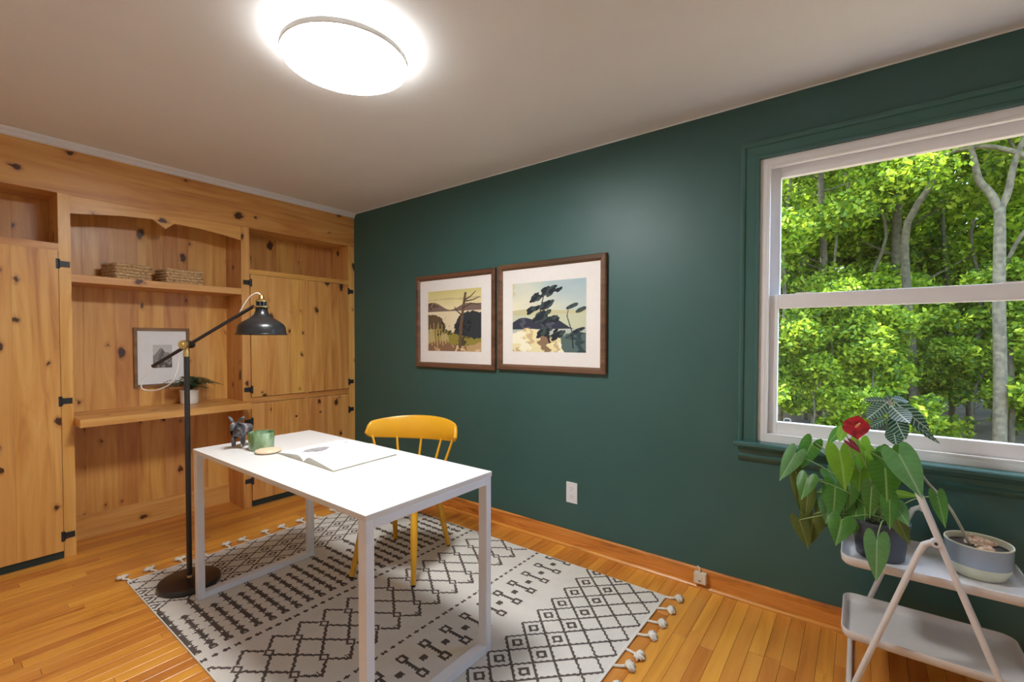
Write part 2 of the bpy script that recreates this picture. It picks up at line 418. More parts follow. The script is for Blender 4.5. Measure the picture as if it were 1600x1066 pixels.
# pine header and white crown above the built-ins
struct(MB().box(-0.022, 0.002, YF, -0.001, 2.138, 2.425), 'trim_2', M['pineY'], 'wide knotty pine header board above the built-ins')
mbc = MB(); prof = [(0.0, H), (0.034, H), (0.030, H-0.012), (0.016, H-0.022), (0.014, H-0.036), (0.0, H-0.042)]
mbc.add([(px_, yy, pz) for yy in (YF, -0.001) for px_, pz in prof], [tuple(range(5, -1, -1)), tuple(range(6, 12))]+[(i, (i+1) % 6, (i+1) % 6+6, i+6) for i in range(6)])
struct(mbc, 'trim_3', M['crown'], 'narrow white crown moulding above the pine header')
# thin white caulk line where the green wall meets the ceiling
struct(MB().box(0.03, XR, -0.003, 0.0, H-0.006, H), 'trim_4', M['ceiling'], 'thin white paint edge above the green wall')

# ------------------------------------------------------------------ window in the green wall
win = thing('window_1', 'white double-hung window with green painted casing', None, (3.9, 0, WZ0), kind='structure')
CW = 0.083
def casing(name, pts_prof, x0, x1, z0, z1):
    """mitred casing on three sides; profile points are (distance from opening, depth toward the room)"""
    mb = MB()
    k = len(pts_prof)
    rows = []
    for (cx_, cz_, sx, sz) in ((x0, z0, -1, 0), (x0, z1, -1, 1), (x1, z1, 1, 1), (x1, z0, 1, 0)):
        rows.append([(cx_+sx*d, -h, cz_+sz*d) for d, h in pts_prof])
    vv = [p for r in rows for p in r]; fs = []
    for i in range(3):
        for j in range(k):
            j2 = (j+1) % k
            fs.append((i*k+j, i*k+j2, (i+1)*k+j2, (i+1)*k+j))
    fs.append(tuple(range(k))); fs.append(tuple(3*k+j for j in range(k-1, -1, -1)))
    mb.add(vv, fs); return mb
build(casing('c', [(0, 0), (0, 0.016), (0.004, 0.019), (0.014, 0.019), (0.018, 0.015), (0.058, 0.018), (0.062, 0.026), (0.070, 0.030), (0.080, 0.030), (CW, 0.024), (CW, 0)], WX0, WX1, WZ0, WZ1), 'casing', M['greentrim'], win)
sx0, sx1 = WX0-CW-0.012, WX1+CW+0.012
mb = MB().prism([(0.03, 0.775), (-0.052, 0.775), (-0.058, 0.780), (-0.058, 0.793), (-0.052, 0.799), (0.03, 0.802)], sx0, sx1, 0)
build(mb, 'sill', M['greentrim'], win, bevel=0.001)
mb = MB().prism([(0, 0.776), (-0.030, 0.776), (-0.030, 0.764), (-0.020, 0.755), (-0.018, 0.735), (-0.024, 0.728), (-0.020, 0.718), (-0.008, 0.702), (0, 0.700)], sx0+0.014, sx1-0.014, 0)
build(mb, 'apron', M['greentrim'], win)
def ring(mb, x0, x1, z0, z1, w, y0, y1, wb=None, wt=None):
    wb = w if wb is None else wb; wt = w if wt is None else wt
    mb.box(x0, x0+w, y0, y1, z0, z1).box(x1-w, x1, y0, y1, z0, z1).box(x0+w, x1-w, y0, y1, z0, z0+wb).box(x0+w, x1-w, y0, y1, z1-wt, z1); return mb
build(ring(MB(), WX0, WX1, WZ0, WZ1, 0.030, 0.0, 0.13, 0.030, 0.034), 'window_frame', M['vinyl'], win, bevel=0.002)
build(ring(MB(), WX0+0.030, WX1-0.030, WZ0+0.030, WZ1-0.034, 0.012, 0.0, 0.022), 'stop', M['vinyl'], win, bevel=0.002)
s1 = build(ring(MB(), WX0+0.032, WX1-0.032, WZ0+0.028, 1.508, 0.046, 0.026, 0.062, 0.070, 0.066), 'sash', M['vinyl'], win, bevel=0.003)
s1['label'] = 'lower white sash'
s2 = build(ring(MB(), WX0+0.032, WX1-0.032, 1.445, WZ1-0.032, 0.046, 0.068, 0.104, 0.055, 0.050), 'sash', M['vinyl'], win, bevel=0.003)
s2['label'] = 'upper white sash'
build(MB().box(WX0+0.07, WX1-0.07, 0.043, 0.047, 0.88, 1.46), 'pane', M['glass'], s1)
build(MB().box(WX0+0.07, WX1-0.07, 0.085, 0.089, 1.48, 2.09), 'pane', M['glass'], s2)
mb = MB()
mb.tube(smoothpath([(3.425, 0.036, 0.893), (3.427, 0.034, 0.913), (3.440, 0.034, 0.917), (3.452, 0.034, 0.913), (3.454, 0.036, 0.893)], 4), 0.0022, 6)
build(mb, 'latch', M['vinyl'], s1)
for xx in (3.50, 4.17):
    build(MB().prism([(xx-0.045, 1.505), (xx+0.045, 1.505), (xx+0.03, 1.513), (xx-0.03, 1.513)], 0.030, 0.058, 1), 'sash_lock', M['vinyl'], s1)

# ------------------------------------------------------------------ pine built-ins
def boards(parent, ylo, yhi, zlo, zhi, x0, x1, widths, mat='pineZ', gap=0.0003, name='board'):
    tot = sum(widths); y = ylo
    for w in widths:
        w2 = (yhi-ylo)*w/tot
        build(MB().box(x0, x1, y+gap/2, y+w2-gap/2, zlo, zhi), name, M[mat], parent, bevel=0.0005, bseg=1)
        y += w2
def hinge(parent, y, z, side):
    """black offset hinge: plate on the stile, flared leaf against the door; side=+1 when the stile lies at +y of the door edge"""
    mb = MB()
    mb.box(-0.001, 0.0045, y, y+side*0.050, z-0.017, z+0.017)
    mb.box(-0.001, 0.014, y-side*0.006, y+side*0.012, z-0.018, z+0.018)
    mb.prism([(y-side*0.010, z-0.029), (y+side*0.004, z-0.029), (y+side*0.008, z-0.016), (y+side*0.008, z+0.016), (y+side*0.004, z+0.029), (y-side*0.010, z+0.029)], 0.007, 0.0125, 0)
    mb.tube([(0.012, y+side*0.002, z-0.026), (0.012, y+side*0.002, z+0.026)], 0.0045, 8)
    o = build(mb, 'hinge', M['hinge'], parent); o['label'] = 'black iron hinge'
    return o
def door(parent, ylo, yhi, zlo, zhi, widths, hinges, side, heart=None):
    d = build(MB().box(-0.016, 0.002, ylo+0.004, yhi-0.004, zlo+0.004, zhi-0.004), 'door', M['pineZ'], parent)
    boards(d, ylo, yhi, zlo, zhi, 0.0, 0.009, widths)
    for z in hinges: hinge(d, yhi if side > 0 else ylo, z, side)
    if heart:
        hy, hz = heart; pts = []
        for i in range(20):
            t = 2*math.pi*i/20
            pts.append((hy+0.0105*math.sin(t)**3*1.1, hz+0.0008*(13*math.cos(t)-5*math.cos(2*t)-2*math.cos(3*t)-math.cos(4*t))))
        pts = pts[::-1]
        cut_ = build(MB().prism(pts, -0.05, 0.05, 0), 'heart_cutter', M['pineZ'], d)
        for q in [d]+[c_ for c_ in d.children if c_.name.startswith('board')]:
            bo = q.modifiers.new('hole', 'BOOLEAN'); bo.operation = 'DIFFERENCE'; bo.object = cut_; bo.solver = 'EXACT'
        bpy.context.view_layer.update(); dg = bpy.context.evaluated_depsgraph_get()
        for q in [d]+[c_ for c_ in d.children if c_.name.startswith('board')]:
            nm_ = bpy.data.meshes.new_from_object(q.evaluated_get(dg)); q.modifiers.clear(); q.data = nm_
        bpy.data.objects.remove(cut_, do_unlink=True)
        k_ = len(pts); lin_ = MB()
        lin_.add([(xx, a_, b_) for xx in (-0.015, 0.0085) for a_, b_ in pts], [(i, (i+1) % k_, (i+1) % k_+k_, i+k_) for i in range(k_)])
        build(lin_, 'heart_cutout', M['pineZ'], d)
    return d
# left tall cupboard
cb = thing('pine_cupboard', 'tall knotty pine cupboard with one full-height door and open niche above', 'cupboard', (-0.15, -2.2, 0))
bx('stile', M['pineZ'], cb, -0.022, 0.0, -1.957, -1.904, 0.0, 2.14)
bx('stile', M['pineZ'], cb, -0.022, 0.0, -2.50, -2.44, 0.0, 2.14)
bx('side_panel', M['pineZ'], cb, XL+0.002, -0.022, -1.957, -1.937, 0.0, 2.14)
bx('side_panel', M['pineZ'], cb, XL+0.002, -0.022, -2.48, -2.46, 0.0, 2.14)
bx('rail', M['pineY'], cb, -0.020, 0.0, -2.44, -1.957, 1.800, 1.845)
bx('niche_floor', M['pineY'], cb, -0.30, -0.020, -2.46, -1.957, 1.825, 1.845)
boards(cb, -2.46, -1.957, 1.845, 2.14, -0.30, -0.285, (1, 1.2, 1), name='back_board')
bx('niche_top', M['pineY'], cb, -0.30, -0.022, -2.46, -1.957, 2.14, 2.155)
bx('toe_kick', M['toe'], cb, -0.02, -0.002, -2.50, -1.916, 0.0, 0.045)
door(cb, -2.438, -1.960, 0.046, 1.803, (0.8, 1.05, 1.2), (1.727, 0.926, 0.132), 1)
door(cb, -3.34, -2.505, 0.046, 2.135, (1, 1.1, 0.9, 1, 1), (), 1)
bx('toe_kick', M['toe'], cb, -0.02, -0.002, YF+.002, -2.50, 0.0, 0.045)
# open alcove in the middle
al = thing('pine_bookcase', 'open knotty pine alcove with scalloped valance, one shelf and planked back', 'bookcase', (-0.15, -1.43, 0))
boards(al, -1.937, -0.966, 0.0, 2.14, -0.30, -0.28, (1.0, 1.25, 0.95, 1.15, 1.2, 0.9, 1.1), name='back_board')
bx('side_panel', M['pineZ'], al, -0.28, -0.020, -1.937, -1.906, 0.0, 2.14)
bx('side_panel', M['pineZ'], al, -0.30, -0.022, -0.966, -0.946, 0.0, 2.14)
bx('shelf', M['pineY'], al, -0.28, -0.001, -1.906, -0.968, 1.628, 1.674, bevel=0.002)
bx('top_panel', M['pineY'], al, -0.30, -0.022, -1.906, -0.968, 2.14, 2.155)
vp = [(-1.906, 2.139), (-1.906, 2.030), (-1.80, 2.046), (-1.66, 2.068), (-1.507, 2.078), (-1.470, 2.052), (-1.436, 2.028), (-1.410, 2.052), (-1.385, 2.074), (-1.24, 2.070), (-1.10, 2.056), (-0.966, 2.036), (-0.966, 2.139)]
mb = MB(); 
for xx in (-0.022, -0.003): mb.v += [(xx, a, b) for a, b in vp]
nv = len(vp); mb.f = [tuple(range(nv)), tuple(range(2*nv-1, nv-1, -1))]+[(i, i+nv, (i+1) % nv+nv, (i+1) % nv) for i in range(nv)]; mb.mi = [0]*len(mb.f)
vo_ = build(mb, 'valance', M['pineY'], al); vo_['label'] = 'scalloped valance with a pointed centre'
bx('baseboard', M['pineY'], al, -0.281, -0.262, -1.906, -0.966, 0.0, 0.148, bevel=0.003)
build(MB().box(-0.263, -0.252, -1.906, -0.966, 0.0, 0.010), 'shoe_moulding', M['pineY'], al)
# ledge desk
lg = build(MB().box(-0.280, 0.152, -1.903, -0.969, 0.778, 0.823).box(0.0015, 0.152, -0.970, -0.957, 0.778, 0.823), 'desk_ledge', M['pineY'], None, (-0.06, -1.43, 0.778))
tag(lg, 'thick pine ledge worktop projecting from the alcove below the shelf', 'ledge')
# right cupboard
cr = thing('pine_cupboard', 'knotty pine corner cupboard with four doors beside the green wall', 'cupboard', (-0.15, -0.48, 0))
bx('stile', M['pineZ'], cr, -0.022, 0.0, -0.968, -0.910, 0.0, 2.14)
bx('stile', M['pineZ'], cr, -0.022, 0.0, -0.062, -0.001, 0.0, 2.14)
bx('stile', M['pineZ'], cr, -0.021, -0.0005, -0.484, -0.446, 0.045, 1.79)
bx('rail', M['pineY'], cr, -0.0215, 0.0005, -0.910, -0.062, 1.790, 1.826)
bx('rail', M['pineY'], cr, -0.0215, 0.0005, -0.910, -0.062, 0.800, 0.842)
bx('niche_floor', M['pineY'], cr, -0.30, -0.02, -0.946, -0.062, 1.806, 1.826)
boards(cr, -0.946, -0.062, 1.826, 2.14, -0.30, -0.28, (1, 1.2, 0.9, 1.1, 1), name='back_board')
bx('side_panel', M['pineZ'], cr, -0.30, -0.022, -0.062, -0.042, 1.806, 2.14)
bx('niche_top', M['pineY'], cr, -0.30, -0.022, -0.946, -0.042, 2.14, 2.155)
bx('toe_kick', M['toe'], cr, -0.02, -0.001, -0.965, -0.001, 0.0, 0.045)
door(cr, -0.907, -0.482, 0.846, 1.786, (1, 1.3, 0.9), (1.722, 0.906), -1)
door(cr, -0.448, -0.065, 0.846, 1.786, (1.2, 1.0), (1.727, 0.906), 1)
door(cr, -0.907, -0.482, 0.048, 0.797, (1.1, 1.0, 1.0), (0.660, 0.203), -1, (-0.558, 0.655))
door(cr, -0.448, -0.065, 0.048, 0.797, (1.0, 1.25), (0.652, 0.203), 1, (-0.345, 0.664))

# ================================================================== CEILING LIGHT
LC = (2.098, -1.440)
cl = thing('ceiling_light', 'round flat white ceiling light, switched on', 'ceiling light', (LC[0], LC[1], H))
build(MB().lathe([(0.15, 0), (0.15, -0.052)], (LC[0], LC[1], H), 48), 'mount', M['rim'], cl, smooth='auto')
build(MB().lathe([(0.152, -0.0478), (0.212, -0.0478), (0.212, -0.0500), (0.152, -0.0500)], (LC[0], LC[1], H), 64, caps=False), 'halo_ring', M['halo'], cl)
build(MB().lathe([(0.10, -0.0505), (0.232, -0.0505), (0.236, -0.053), (0.236, -0.070), (0.233, -0.0725)], (LC[0], LC[1], H), 64, caps=False), 'rim', M['rim'], cl, smooth='auto')
build(MB().lathe([(0.233, -0.0715), (0.226, -0.0735), (0.18, -0.0750), (0.10, -0.0758), (0.0, -0.0760)], (LC[0], LC[1], H), 64), 'diffuser', M['lamp'], cl, smooth=True)

# ================================================================== RUG
RU, RV = 2.315, 1.605; RX, RY = 0.635, -1.815; g = 0.0045
nu, nv_ = int(RU/g), int(RV/g)
U, V = np.meshgrid((np.arange(nu)+0.5)*g, (np.arange(nv_)+0.5)*g, indexing='ij')
ser = 0.0022*np.sign(np.sin(V*2*np.pi/0.018)); ser2 = 0.0022*np.sign(np.sin(U*2*np.pi/0.018))
PD_ = 0.1215; V0 = 0.014
pat = np.zeros_like(U)
def per(x, p): return (x+p/2) % p - p/2
def lattice(ul, ur, hd, first, nsq, sgn):
    """diagonal lattice: rhombs hd (along) by PD_/2 (across); small rings in the first columns"""
    m = (U > ul) & (U < ur)
    a = (U-first)/hd; b = (V-V0)/(PD_/2)
    s1_ = np.abs(per(a+b, 2.0)); s2_ = np.abs(per(a-b, 2.0))
    w = 0.118+ser*14
    out = m & ((s1_ < w) | (s2_ < w))
    for q in range(nsq):
        uc = first+sgn*(hd+2*hd*q)
        dd = np.abs(U-uc)/hd+np.abs(per(V-V0, PD_))/(PD_/2)
        out |= m & (dd < 0.50+ser*8) & (dd > 0.24)
    return out
pat[lattice(0.012, 0.446, 0.0505, 0.445, 3, -1)] = 1
pat[lattice(1.868, 2.302, 0.0610, 1.871, 2, 1)] = 1
def barbed(u0, u1, voff):
    dv = np.abs(per(V-V0-voff, PD_)); uu = U-u0
    m = (U > u0) & (U < u1)
    body = m & (dv < 0.0095+ser2*0.6)
    ph = per(uu-0.02, 0.057)
    barb = m & (dv < 0.0240-np.abs(ph)*1.75)
    hole = m & (np.abs(per(uu-0.02-0.0285, 0.114)) < 0.006) & (dv < 0.0045)
    endp = (np.abs(U-u1) < 0.012) & (dv < 0.017) & ~((np.abs(U-u1) < 0.005) & (dv < 0.006))
    return ((body | barb) & ~hole) | endp
pat[barbed(0.470, 0.935, 0.0)] = 1
pat[barbed(0.590, 0.940, PD_/2)] = 1
pat[(U > 0.44) & (U < 0.475) & (np.abs(per(V-V0, PD_)) < 0.007)] = 1
for uc in (1.007, 1.539):
    pat[(np.abs(U-uc) < 0.0085+ser) & (np.abs(per(V-V0, PD_*0.35)) < 0.013)] = 1
# trellis
def seg(u0, v0, u1, v1, w):
    du, dv = u1-u0, v1-v0; L2 = du*du+dv*dv
    vv = per(V-V0, PD_)
    out = np.zeros(U.shape, bool)
    for k in (-1, 0, 1):
        pv = vv-v0+k*PD_; pu = U-u0
        t = np.clip((pu*du+pv*dv)/L2, 0, 1)
        out |= (np.hypot(pu-t*du, pv-t*dv) < w+ser*0.7)
    return out
hp = PD_/2
for sg in (1, -1):
    for (a0, b0, a1, b1) in ((1.070, 0, 1.136, hp*0.80), (1.192, hp*0.88, 1.266, 0), (1.266, 0, 1.340, hp*0.88), (1.398, hp*0.80, 1.460, 0)):
        pat[seg(a0, sg*b0, a1, sg*b1, 0.0062)] = 1
for uc in (1.164, 1.369):
    dd = np.abs(U-uc)/0.031+np.abs(per(V-V0-hp, PD_))/0.024
    pat[(dd < 1.0) & (dd > 0.5)] = 1
pat[(np.abs(U-1.441)/0.024+np.abs(per(V-V0, PD_))/0.020 < 1) & (np.sin(V*2*np.pi/0.012) > -0.3)] = 1
# dumbbells
for uc in (1.626, 1.748):
    dd = np.maximum(np.abs(U-uc)/0.022, np.abs(per(V-V0, PD_))/0.022)
    pat[(dd < 1.0+ser*30) & (dd > 0.48)] = 1
pat[(U > 1.640) & (U < 1.735) & (np.abs(per(V-V0, PD_)) < 0.0085+ser2)] = 1
pat[(np.abs(U-1.689) < 0.015+ser) & (np.abs(per(V-V0-hp, PD_)) < 0.015)] = 1
rug = thing('area_rug', 'cream woven area rug with charcoal geometric bands under the white desk', 'rug', (RX+RU/2, RY+RV/2, 0))
# surface grid
gu, gv = np.meshgrid(np.linspace(0, RU, nu+1), np.linspace(0, RV, nv_+1), indexing='ij')
zz = 0.0062+0.0009*np.sin(gu*9+gv*4)*np.sin(gv*7)
co = np.stack([gu-RU/2+0.006*(gv/RV), gv-RV/2, zz], -1).reshape(-1, 3)
idx = np.arange((nu+1)*(nv_+1)).reshape(nu+1, nv_+1)
fq = np.stack([idx[:-1, :-1], idx[1:, :-1], idx[1:, 1:], idx[:-1, 1:]], -1).reshape(-1, 4)
def grid_mesh(name, co, fq, mat):
    me = bpy.data.meshes.new(name)
    me.vertices.add(len(co)); me.vertices.foreach_set('co', co.astype(np.float32).ravel())
    k = fq.shape[1]
    me.loops.add(fq.size); me.loops.foreach_set('vertex_index', fq.astype(np.int32).ravel())
    me.polygons.add(len(fq)); me.polygons.foreach_set('loop_start', np.arange(0, fq.size, k, dtype=np.int32))
    me.update(calc_edges=True); me.materials.append(mat); me.validate(); return me
me = grid_mesh('woven_field', co, fq, M['rug'])
at = me.attributes.new('pattern', 'FLOAT', 'FACE'); at.data.foreach_set('value', pat.astype(np.float32).ravel())
o = bpy.data.objects.new('woven_field', me); COL.objects.link(o); o.parent = rug; o['label'] = 'cream weave with charcoal lattice, barbed rows, trellis and dumbbell bands'
mb = MB()
for (a, b, c, d) in ((RX, RX+RU, RY, RY+0.004), (RX+0.004, RX+RU, RY+RV-0.004, RY+RV), (RX, RX+0.008, RY, RY+RV), (RX+RU-0.008, RX+RU, RY, RY+RV)): mb.box(a, b, c, d, 0.0, 0.0066)
build(mb, 'bound_edge', M['rugcord'], rug)
def tassel_mesh(seed):
    r = random.Random(seed); mb = MB()
    mb.tube(smoothpath([(0, 0, 0.006), (0.025, 0.004*r.uniform(-1, 1), 0.006), (0.052, 0.008*r.uniform(-1, 1), 0.007)], 4), 0.0062, 7)
    for k in range(44):
        a = r.uniform(-1.5, 1.5); b = r.uniform(0, 1.0); L = r.uniform(0.020, 0.040)
        p0 = Vector((0.050, 0, 0.011)); d = Vector((math.cos(a)+0.25, math.sin(a)*0.8, 0.45*b)).normalized()
        p1 = p0+d*L*0.6; p2 = p0+d*L; p2.z = max(0.004, p1.z-0.006)
        mb.tube([p0, p1, p2], [0.0052, 0.0056, 0.0038], 5)
    me = bpy.data.meshes.new('tassel'); me.from_pydata(mb.v, [], mb.f); me.materials.append(M['rugcord'])
    me.polygons.foreach_set('use_smooth', [True]*len(me.polygons)); return me
tm = [tassel_mesh(s) for s in range(4)]
rt = random.Random(3)
for k in range(14):
    for side in (0, 1):
        o = bpy.data.objects.new('tassel', tm[rt.randrange(4)]); COL.objects.link(o); o.parent = rug
        v = min(V0+k*PD_, RV-0.01)
        o.location = ((RU/2+0.002 if side else -RU/2+0.004), v-RV/2, 0)
        o.rotation_euler = (0, 0, rt.uniform(-0.25, 0.55) if side else math.pi+rt.uniform(-0.3, 0.7))

# ================================================================== DESK
TX0, TX1, TY0, TY1, TZ = 1.105, 2.515, -1.655, -1.050, 0.750
desk = thing('desk', 'white rectangular desk on two square loop legs standing on the rug', 'desk', ((TX0+TX1)/2, (TY0+TY1)/2, 0.007))
bx('desktop', M['desk_white'], desk, TX0, TX1, TY0, TY1, TZ-0.020, TZ, bevel=0.0015)
LW, LD = 0.042, 0.030
for xa in (TX0+0.002, TX1-LW-0.002):
    fr = build(MB().box(xa, xa+LW, TY0+0.003+LD, TY1-0.003-LD, 0.0075, 0.0375), 'leg_frame', M['metal_white'], desk, bevel=0.0015)
    build(MB().box(xa, xa+LW, TY0+0.003+LD, TY1-0.003-LD, TZ-0.050, TZ-0.0205), 'top_bar', M['metal_white'], fr, bevel=0.0015)
    for ya in (TY0+0.003, TY1-0.003-LD):
        build(MB().box(xa, xa+LW, ya, ya+LD, 0.0075, TZ-0.0205), 'leg', M['metal_white'], fr, bevel=0.0015)
for ya in (TY0+0.09, TY1-0.12):
    bx('rail', M['metal_white'], desk, TX0+LW+0.002, TX1-LW-0.002, ya, ya+0.03, TZ-0.045, TZ-0.0205)

# open book
bk = thing('open_book', 'large open book with white pages lying on the desk', 'book', (1.775, -1.290, TZ))
ang = math.radians(3.5); bw, bh = 0.242, 0.330
def bkp(u, v, z): 
    c, s = math.cos(ang), math.sin(ang); return (1.758+u*c-v*s*0.9, -1.282+u*s*0+v*c-0.02*u, TZ+z)
mb = MB()
for sgn in (-1, 1):
    mb.add([bkp(sgn*a, b, z) for z in (0.0004, 0.0030) for a, b in ((0.003, -bh/2-0.003), (bw+0.004, -bh/2-0.003), (bw+0.004, bh/2+0.003), (0.003, bh/2+0.003))],
           [(3, 2, 1, 0), (4, 5, 6, 7), (0, 1, 5, 4), (1, 2, 6, 5), (2, 3, 7, 6), (3, 0, 4, 7)])
build(mb, 'cover', M['cover'], bk)
for sgn, hmax in ((-1, 0.021), (1, 0.026)):
    mb = MB(); nn = 16; prof = []
    for i in range(nn+1):
        t = i/nn
        z = 0.0032+hmax*(math.sin(min(1.0, t/0.26)*math.pi/2)**0.8)*(1-0.93*max(0, (t-0.16)/0.84)**1.15)
        prof.append((t*bw, z))
    vv = []
    for b in (-bh/2, bh/2):
        for a, z in prof: vv.append(bkp(sgn*a, b, z))
        for a, z in prof: vv.append(bkp(sgn*a, b, 0.0030))
    K = nn+1; fs = []; mi = []
    for i in range(nn):
        fs.append((i, i+1, 2*K+i+1, 2*K+i)); mi.append(0)
        fs.append((i, K+i, K+i+1, i+1)); mi.append(1)
        fs.append((2*K+i, 2*K+i+1, 3*K+i+1, 3*K+i)); mi.append(1)
    fs.append((nn, K+nn, 3*K+nn, 2*K+nn)); mi.append(1)
    mb.add(vv, fs); mb.mi = mi
    pg = build(mb, 'page_block', [M['paper'], M['page_edge']], bk, smooth='auto')
    if sgn < 0:      # grey picture and a line of small print on the left page
        mb2 = MB()
        def zpage(u):
            t = min(1, abs(u)/bw); return 0.0042+hmax*(math.sin(min(1.0, t/0.26)*math.pi/2)**0.8)*(1-0.93*max(0, (t-0.16)/0.84)**1.15)
        vv = []
        for i in range(17):
            u = -0.135+0.10*i/16; hh = 0.062*math.sqrt(max(0, 1-((u+0.085)/0.050)**2))*(1+0.15*math.sin(i*1.7))
            vv += [bkp(u, -0.055-hh, zpage(u)), bkp(u, -0.055+hh, zpage(u))]
        mb2.add(vv, [(2*i, 2*i+2, 2*i+3, 2*i+1) for i in range(16)])
        ink = plain('book_picture_ink', rgb(165, 160, 160), 0.8, 0.2, 60)
        build(mb2, 'printed_picture', ink, pg); mb2 = MB()
        vv = [bkp(a, b, zpage(a)) for a, b in ((-0.13, 0.120), (-0.09, 0.120), (-0.09, 0.130), (-0.13, 0.130))]
        mb2.add(vv, [(0, 1, 2, 3)])
        build(mb2, 'printed_caption', ink, pg)

# figurine of a small horned animal
def skin_body(name, verts, edges, radii, mat, parent=None, origin=(0, 0, 0), root=0, sub=2):
    me = bpy.data.meshes.new(name); off = Vector(origin)
    me.from_pydata([Vector(v)-off for v in verts], edges, []); me.materials.append(mat)
    o = bpy.data.objects.new(name, me); COL.objects.link(o)
    if parent: o.parent = parent
    else: o.location = off
    sk_ = o.modifiers.new('skin', 'SKIN'); sk_.use_smooth_shade = True
    for i, r in enumerate(radii):
        d = me.skin_vertices[0].data[i]; d.radius = (r, r) if isinstance(r, (int, float)) else r
        d.use_root = (i == root)
    ss = o.modifiers.new('sub', 'SUBSURF'); ss.levels = sub; ss.render_levels = sub
    return o
gx, gy = 1.268, -1.507
gd = Vector((-0.60, 0.80, 0)).normalized(); gl = Vector((0.80, 0.60, 0))    # body axis runs away from the viewer, side axis to the right
def gp(a, s, z): p = Vector((gx, gy, TZ))+gd*a+gl*s; return (p.x, p.y, TZ+z)
gverts = [gp(0.0, 0, 0.092), gp(0.035, 0, 0.090), gp(0.066, 0, 0.090), gp(-0.010, 0, 0.088),   # spine, chest toward the viewer
          gp(-0.008, -0.021, 0.060), gp(-0.010, -0.023, 0.007), gp(-0.008, 0.021, 0.060), gp(-0.010, 0.023, 0.007),
          gp(0.064, -0.018, 0.060), gp(0.068, -0.019, 0.007), gp(0.064, 0.018, 0.060), gp(0.068, 0.019, 0.007),
          gp(-0.018, -0.004, 0.116), gp(-0.032, -0.006, 0.122), gp(-0.054, -0.008, 0.100),          # neck, head, muzzle
          gp(0.086, 0.010, 0.100), gp(0.096, 0.014, 0.080)]                                          # tail
gedges = [(0, 1), (1, 2), (0, 3), (3, 4), (4, 5), (3, 6), (6, 7), (2, 8), (8, 9), (2, 10), (10, 11), (3, 12), (12, 13), (13, 14), (2, 15), (15, 16)]
grad = [0.030, 0.030, 0.029, 0.028, 0.0125, 0.0095, 0.0125, 0.0095, 0.0125, 0.0095, 0.0125, 0.0095, 0.018, 0.018, 0.011, 0.006, 0.005]
fg = thing('animal_figurine', 'small mottled grey ceramic animal figurine with long spread ears on the desk', 'figurine', (gx, gy, TZ))
skin_body('body', gverts, gedges, grad, M['goat'], fg, origin=(gx, gy, TZ))
for s_ in (-1, 1):
    mb = MB(); pp = smoothpath([gp(-0.028, s_*0.008-0.004, 0.128), gp(-0.026, s_*0.020-0.002, 0.142), gp(-0.024, s_*0.032, 0.154), gp(-0.024, s_*0.040, 0.160)], 4)
    mb.tube(pp, [0.005+0.0035*math.sin(math.pi*i/12) if i < 12 else 0.002 for i in range(13)], 8)
    build(mb, 'ear', M['goat'], fg, smooth=True)

# green cup, pale wooden disc
cup = thing('cup', 'wide green glazed ceramic cup standing beside the goat figurine', 'cup', (1.377, -1.450, TZ))
build(MB().lathe([(0.0, 0.001), (0.052, 0.001), (0.056, 0.005), (0.057, 0.040), (0.058, 0.083), (0.0565, 0.085), (0.0545, 0.083), (0.0535, 0.020), (0.0, 0.016)], (1.377, -1.450, TZ), 44), 'body', M['cup'], cup, smooth='auto')
build(MB().lathe([(0.0542, 0.080), (0.0530, 0.022), (0.0, 0.018)], (1.377, -1.450, TZ), 40, caps=False), 'inside_glaze', M['cup'], cup, smooth=True)
dsk = build(MB().lathe([(0.0, 0.0005), (0.045, 0.0005), (0.054, 0.004), (0.058, 0.009), (0.055, 0.0135), (0.046, 0.0165), (0.0, 0.0175)], (1.470, -1.462, TZ), 44), 'wooden_disc', M['woodlid'], None, (1.470, -1.462, TZ), smooth=True)
tag(dsk, 'flat round pale wooden disc lying between the green cup and the open book', 'disc')

# ================================================================== CHAIR
CO = Vector((1.622, -0.775, 0)); CT = math.asin(0.40)
ch = thing('chair', 'yellow wooden spindle-back chair pushed up to the white desk', 'chair', (CO.x, CO.y, 0.0072))
def chp(x, y, z):
    c, s = math.cos(CT), math.sin(CT); return (CO.x+x*c-y*s, CO.y+x*s+y*c, z)
mb = MB(); pts = []
for i in range(40):
    t = 2*math.pi*i/40; e = 0.62
    pts.append((0.215*math.copysign(abs(math.cos(t))**e, math.cos(t)), 0.205*math.copysign(abs(math.sin(t))**e, math.sin(t))))
vv = []
for z, sc in ((0.418, 0.90), (0.424, 0.97), (0.436, 1.0), (0.448, 0.985), (0.452, 0.94)): vv += [chp(a*sc, b*sc, z) for a, b in pts]
fs = [tuple(range(39, -1, -1)), tuple(160+i for i in range(40))]
for r_ in range(4): fs += [(r_*40+i, r_*40+(i+1) % 40, (r_+1)*40+(i+1) % 40, (r_+1)*40+i) for i in range(40)]
build(mb.add(vv, fs), 'seat', M['yellow'], ch, smooth='auto')
for sx_, sy_ in ((-1, -1), (1, -1), (-1, 1), (1, 1)):
    t_ = chp(sx_*0.135, sy_*0.135, 0.425); b_ = chp(sx_*0.180, sy_*0.245, 0.018)
    lgp = build(MB().tube([t_, tuple(Vector(t_).lerp(Vector(b_), 0.5)), b_], [0.019, 0.019, 0.0125], 16), 'leg', M['yellow'], ch, smooth='auto')
    b2 = Vector(b_)+(Vector(b_)-Vector(t_)).normalized()*0.0095; b2.z = 0.0075
    build(MB().tube([b_, tuple(b2)], 0.0105, 12), 'foot_cap', M['rubber'], lgp, smooth='auto')
mb = MB(); NB = 36; ringn = 8; vv = []
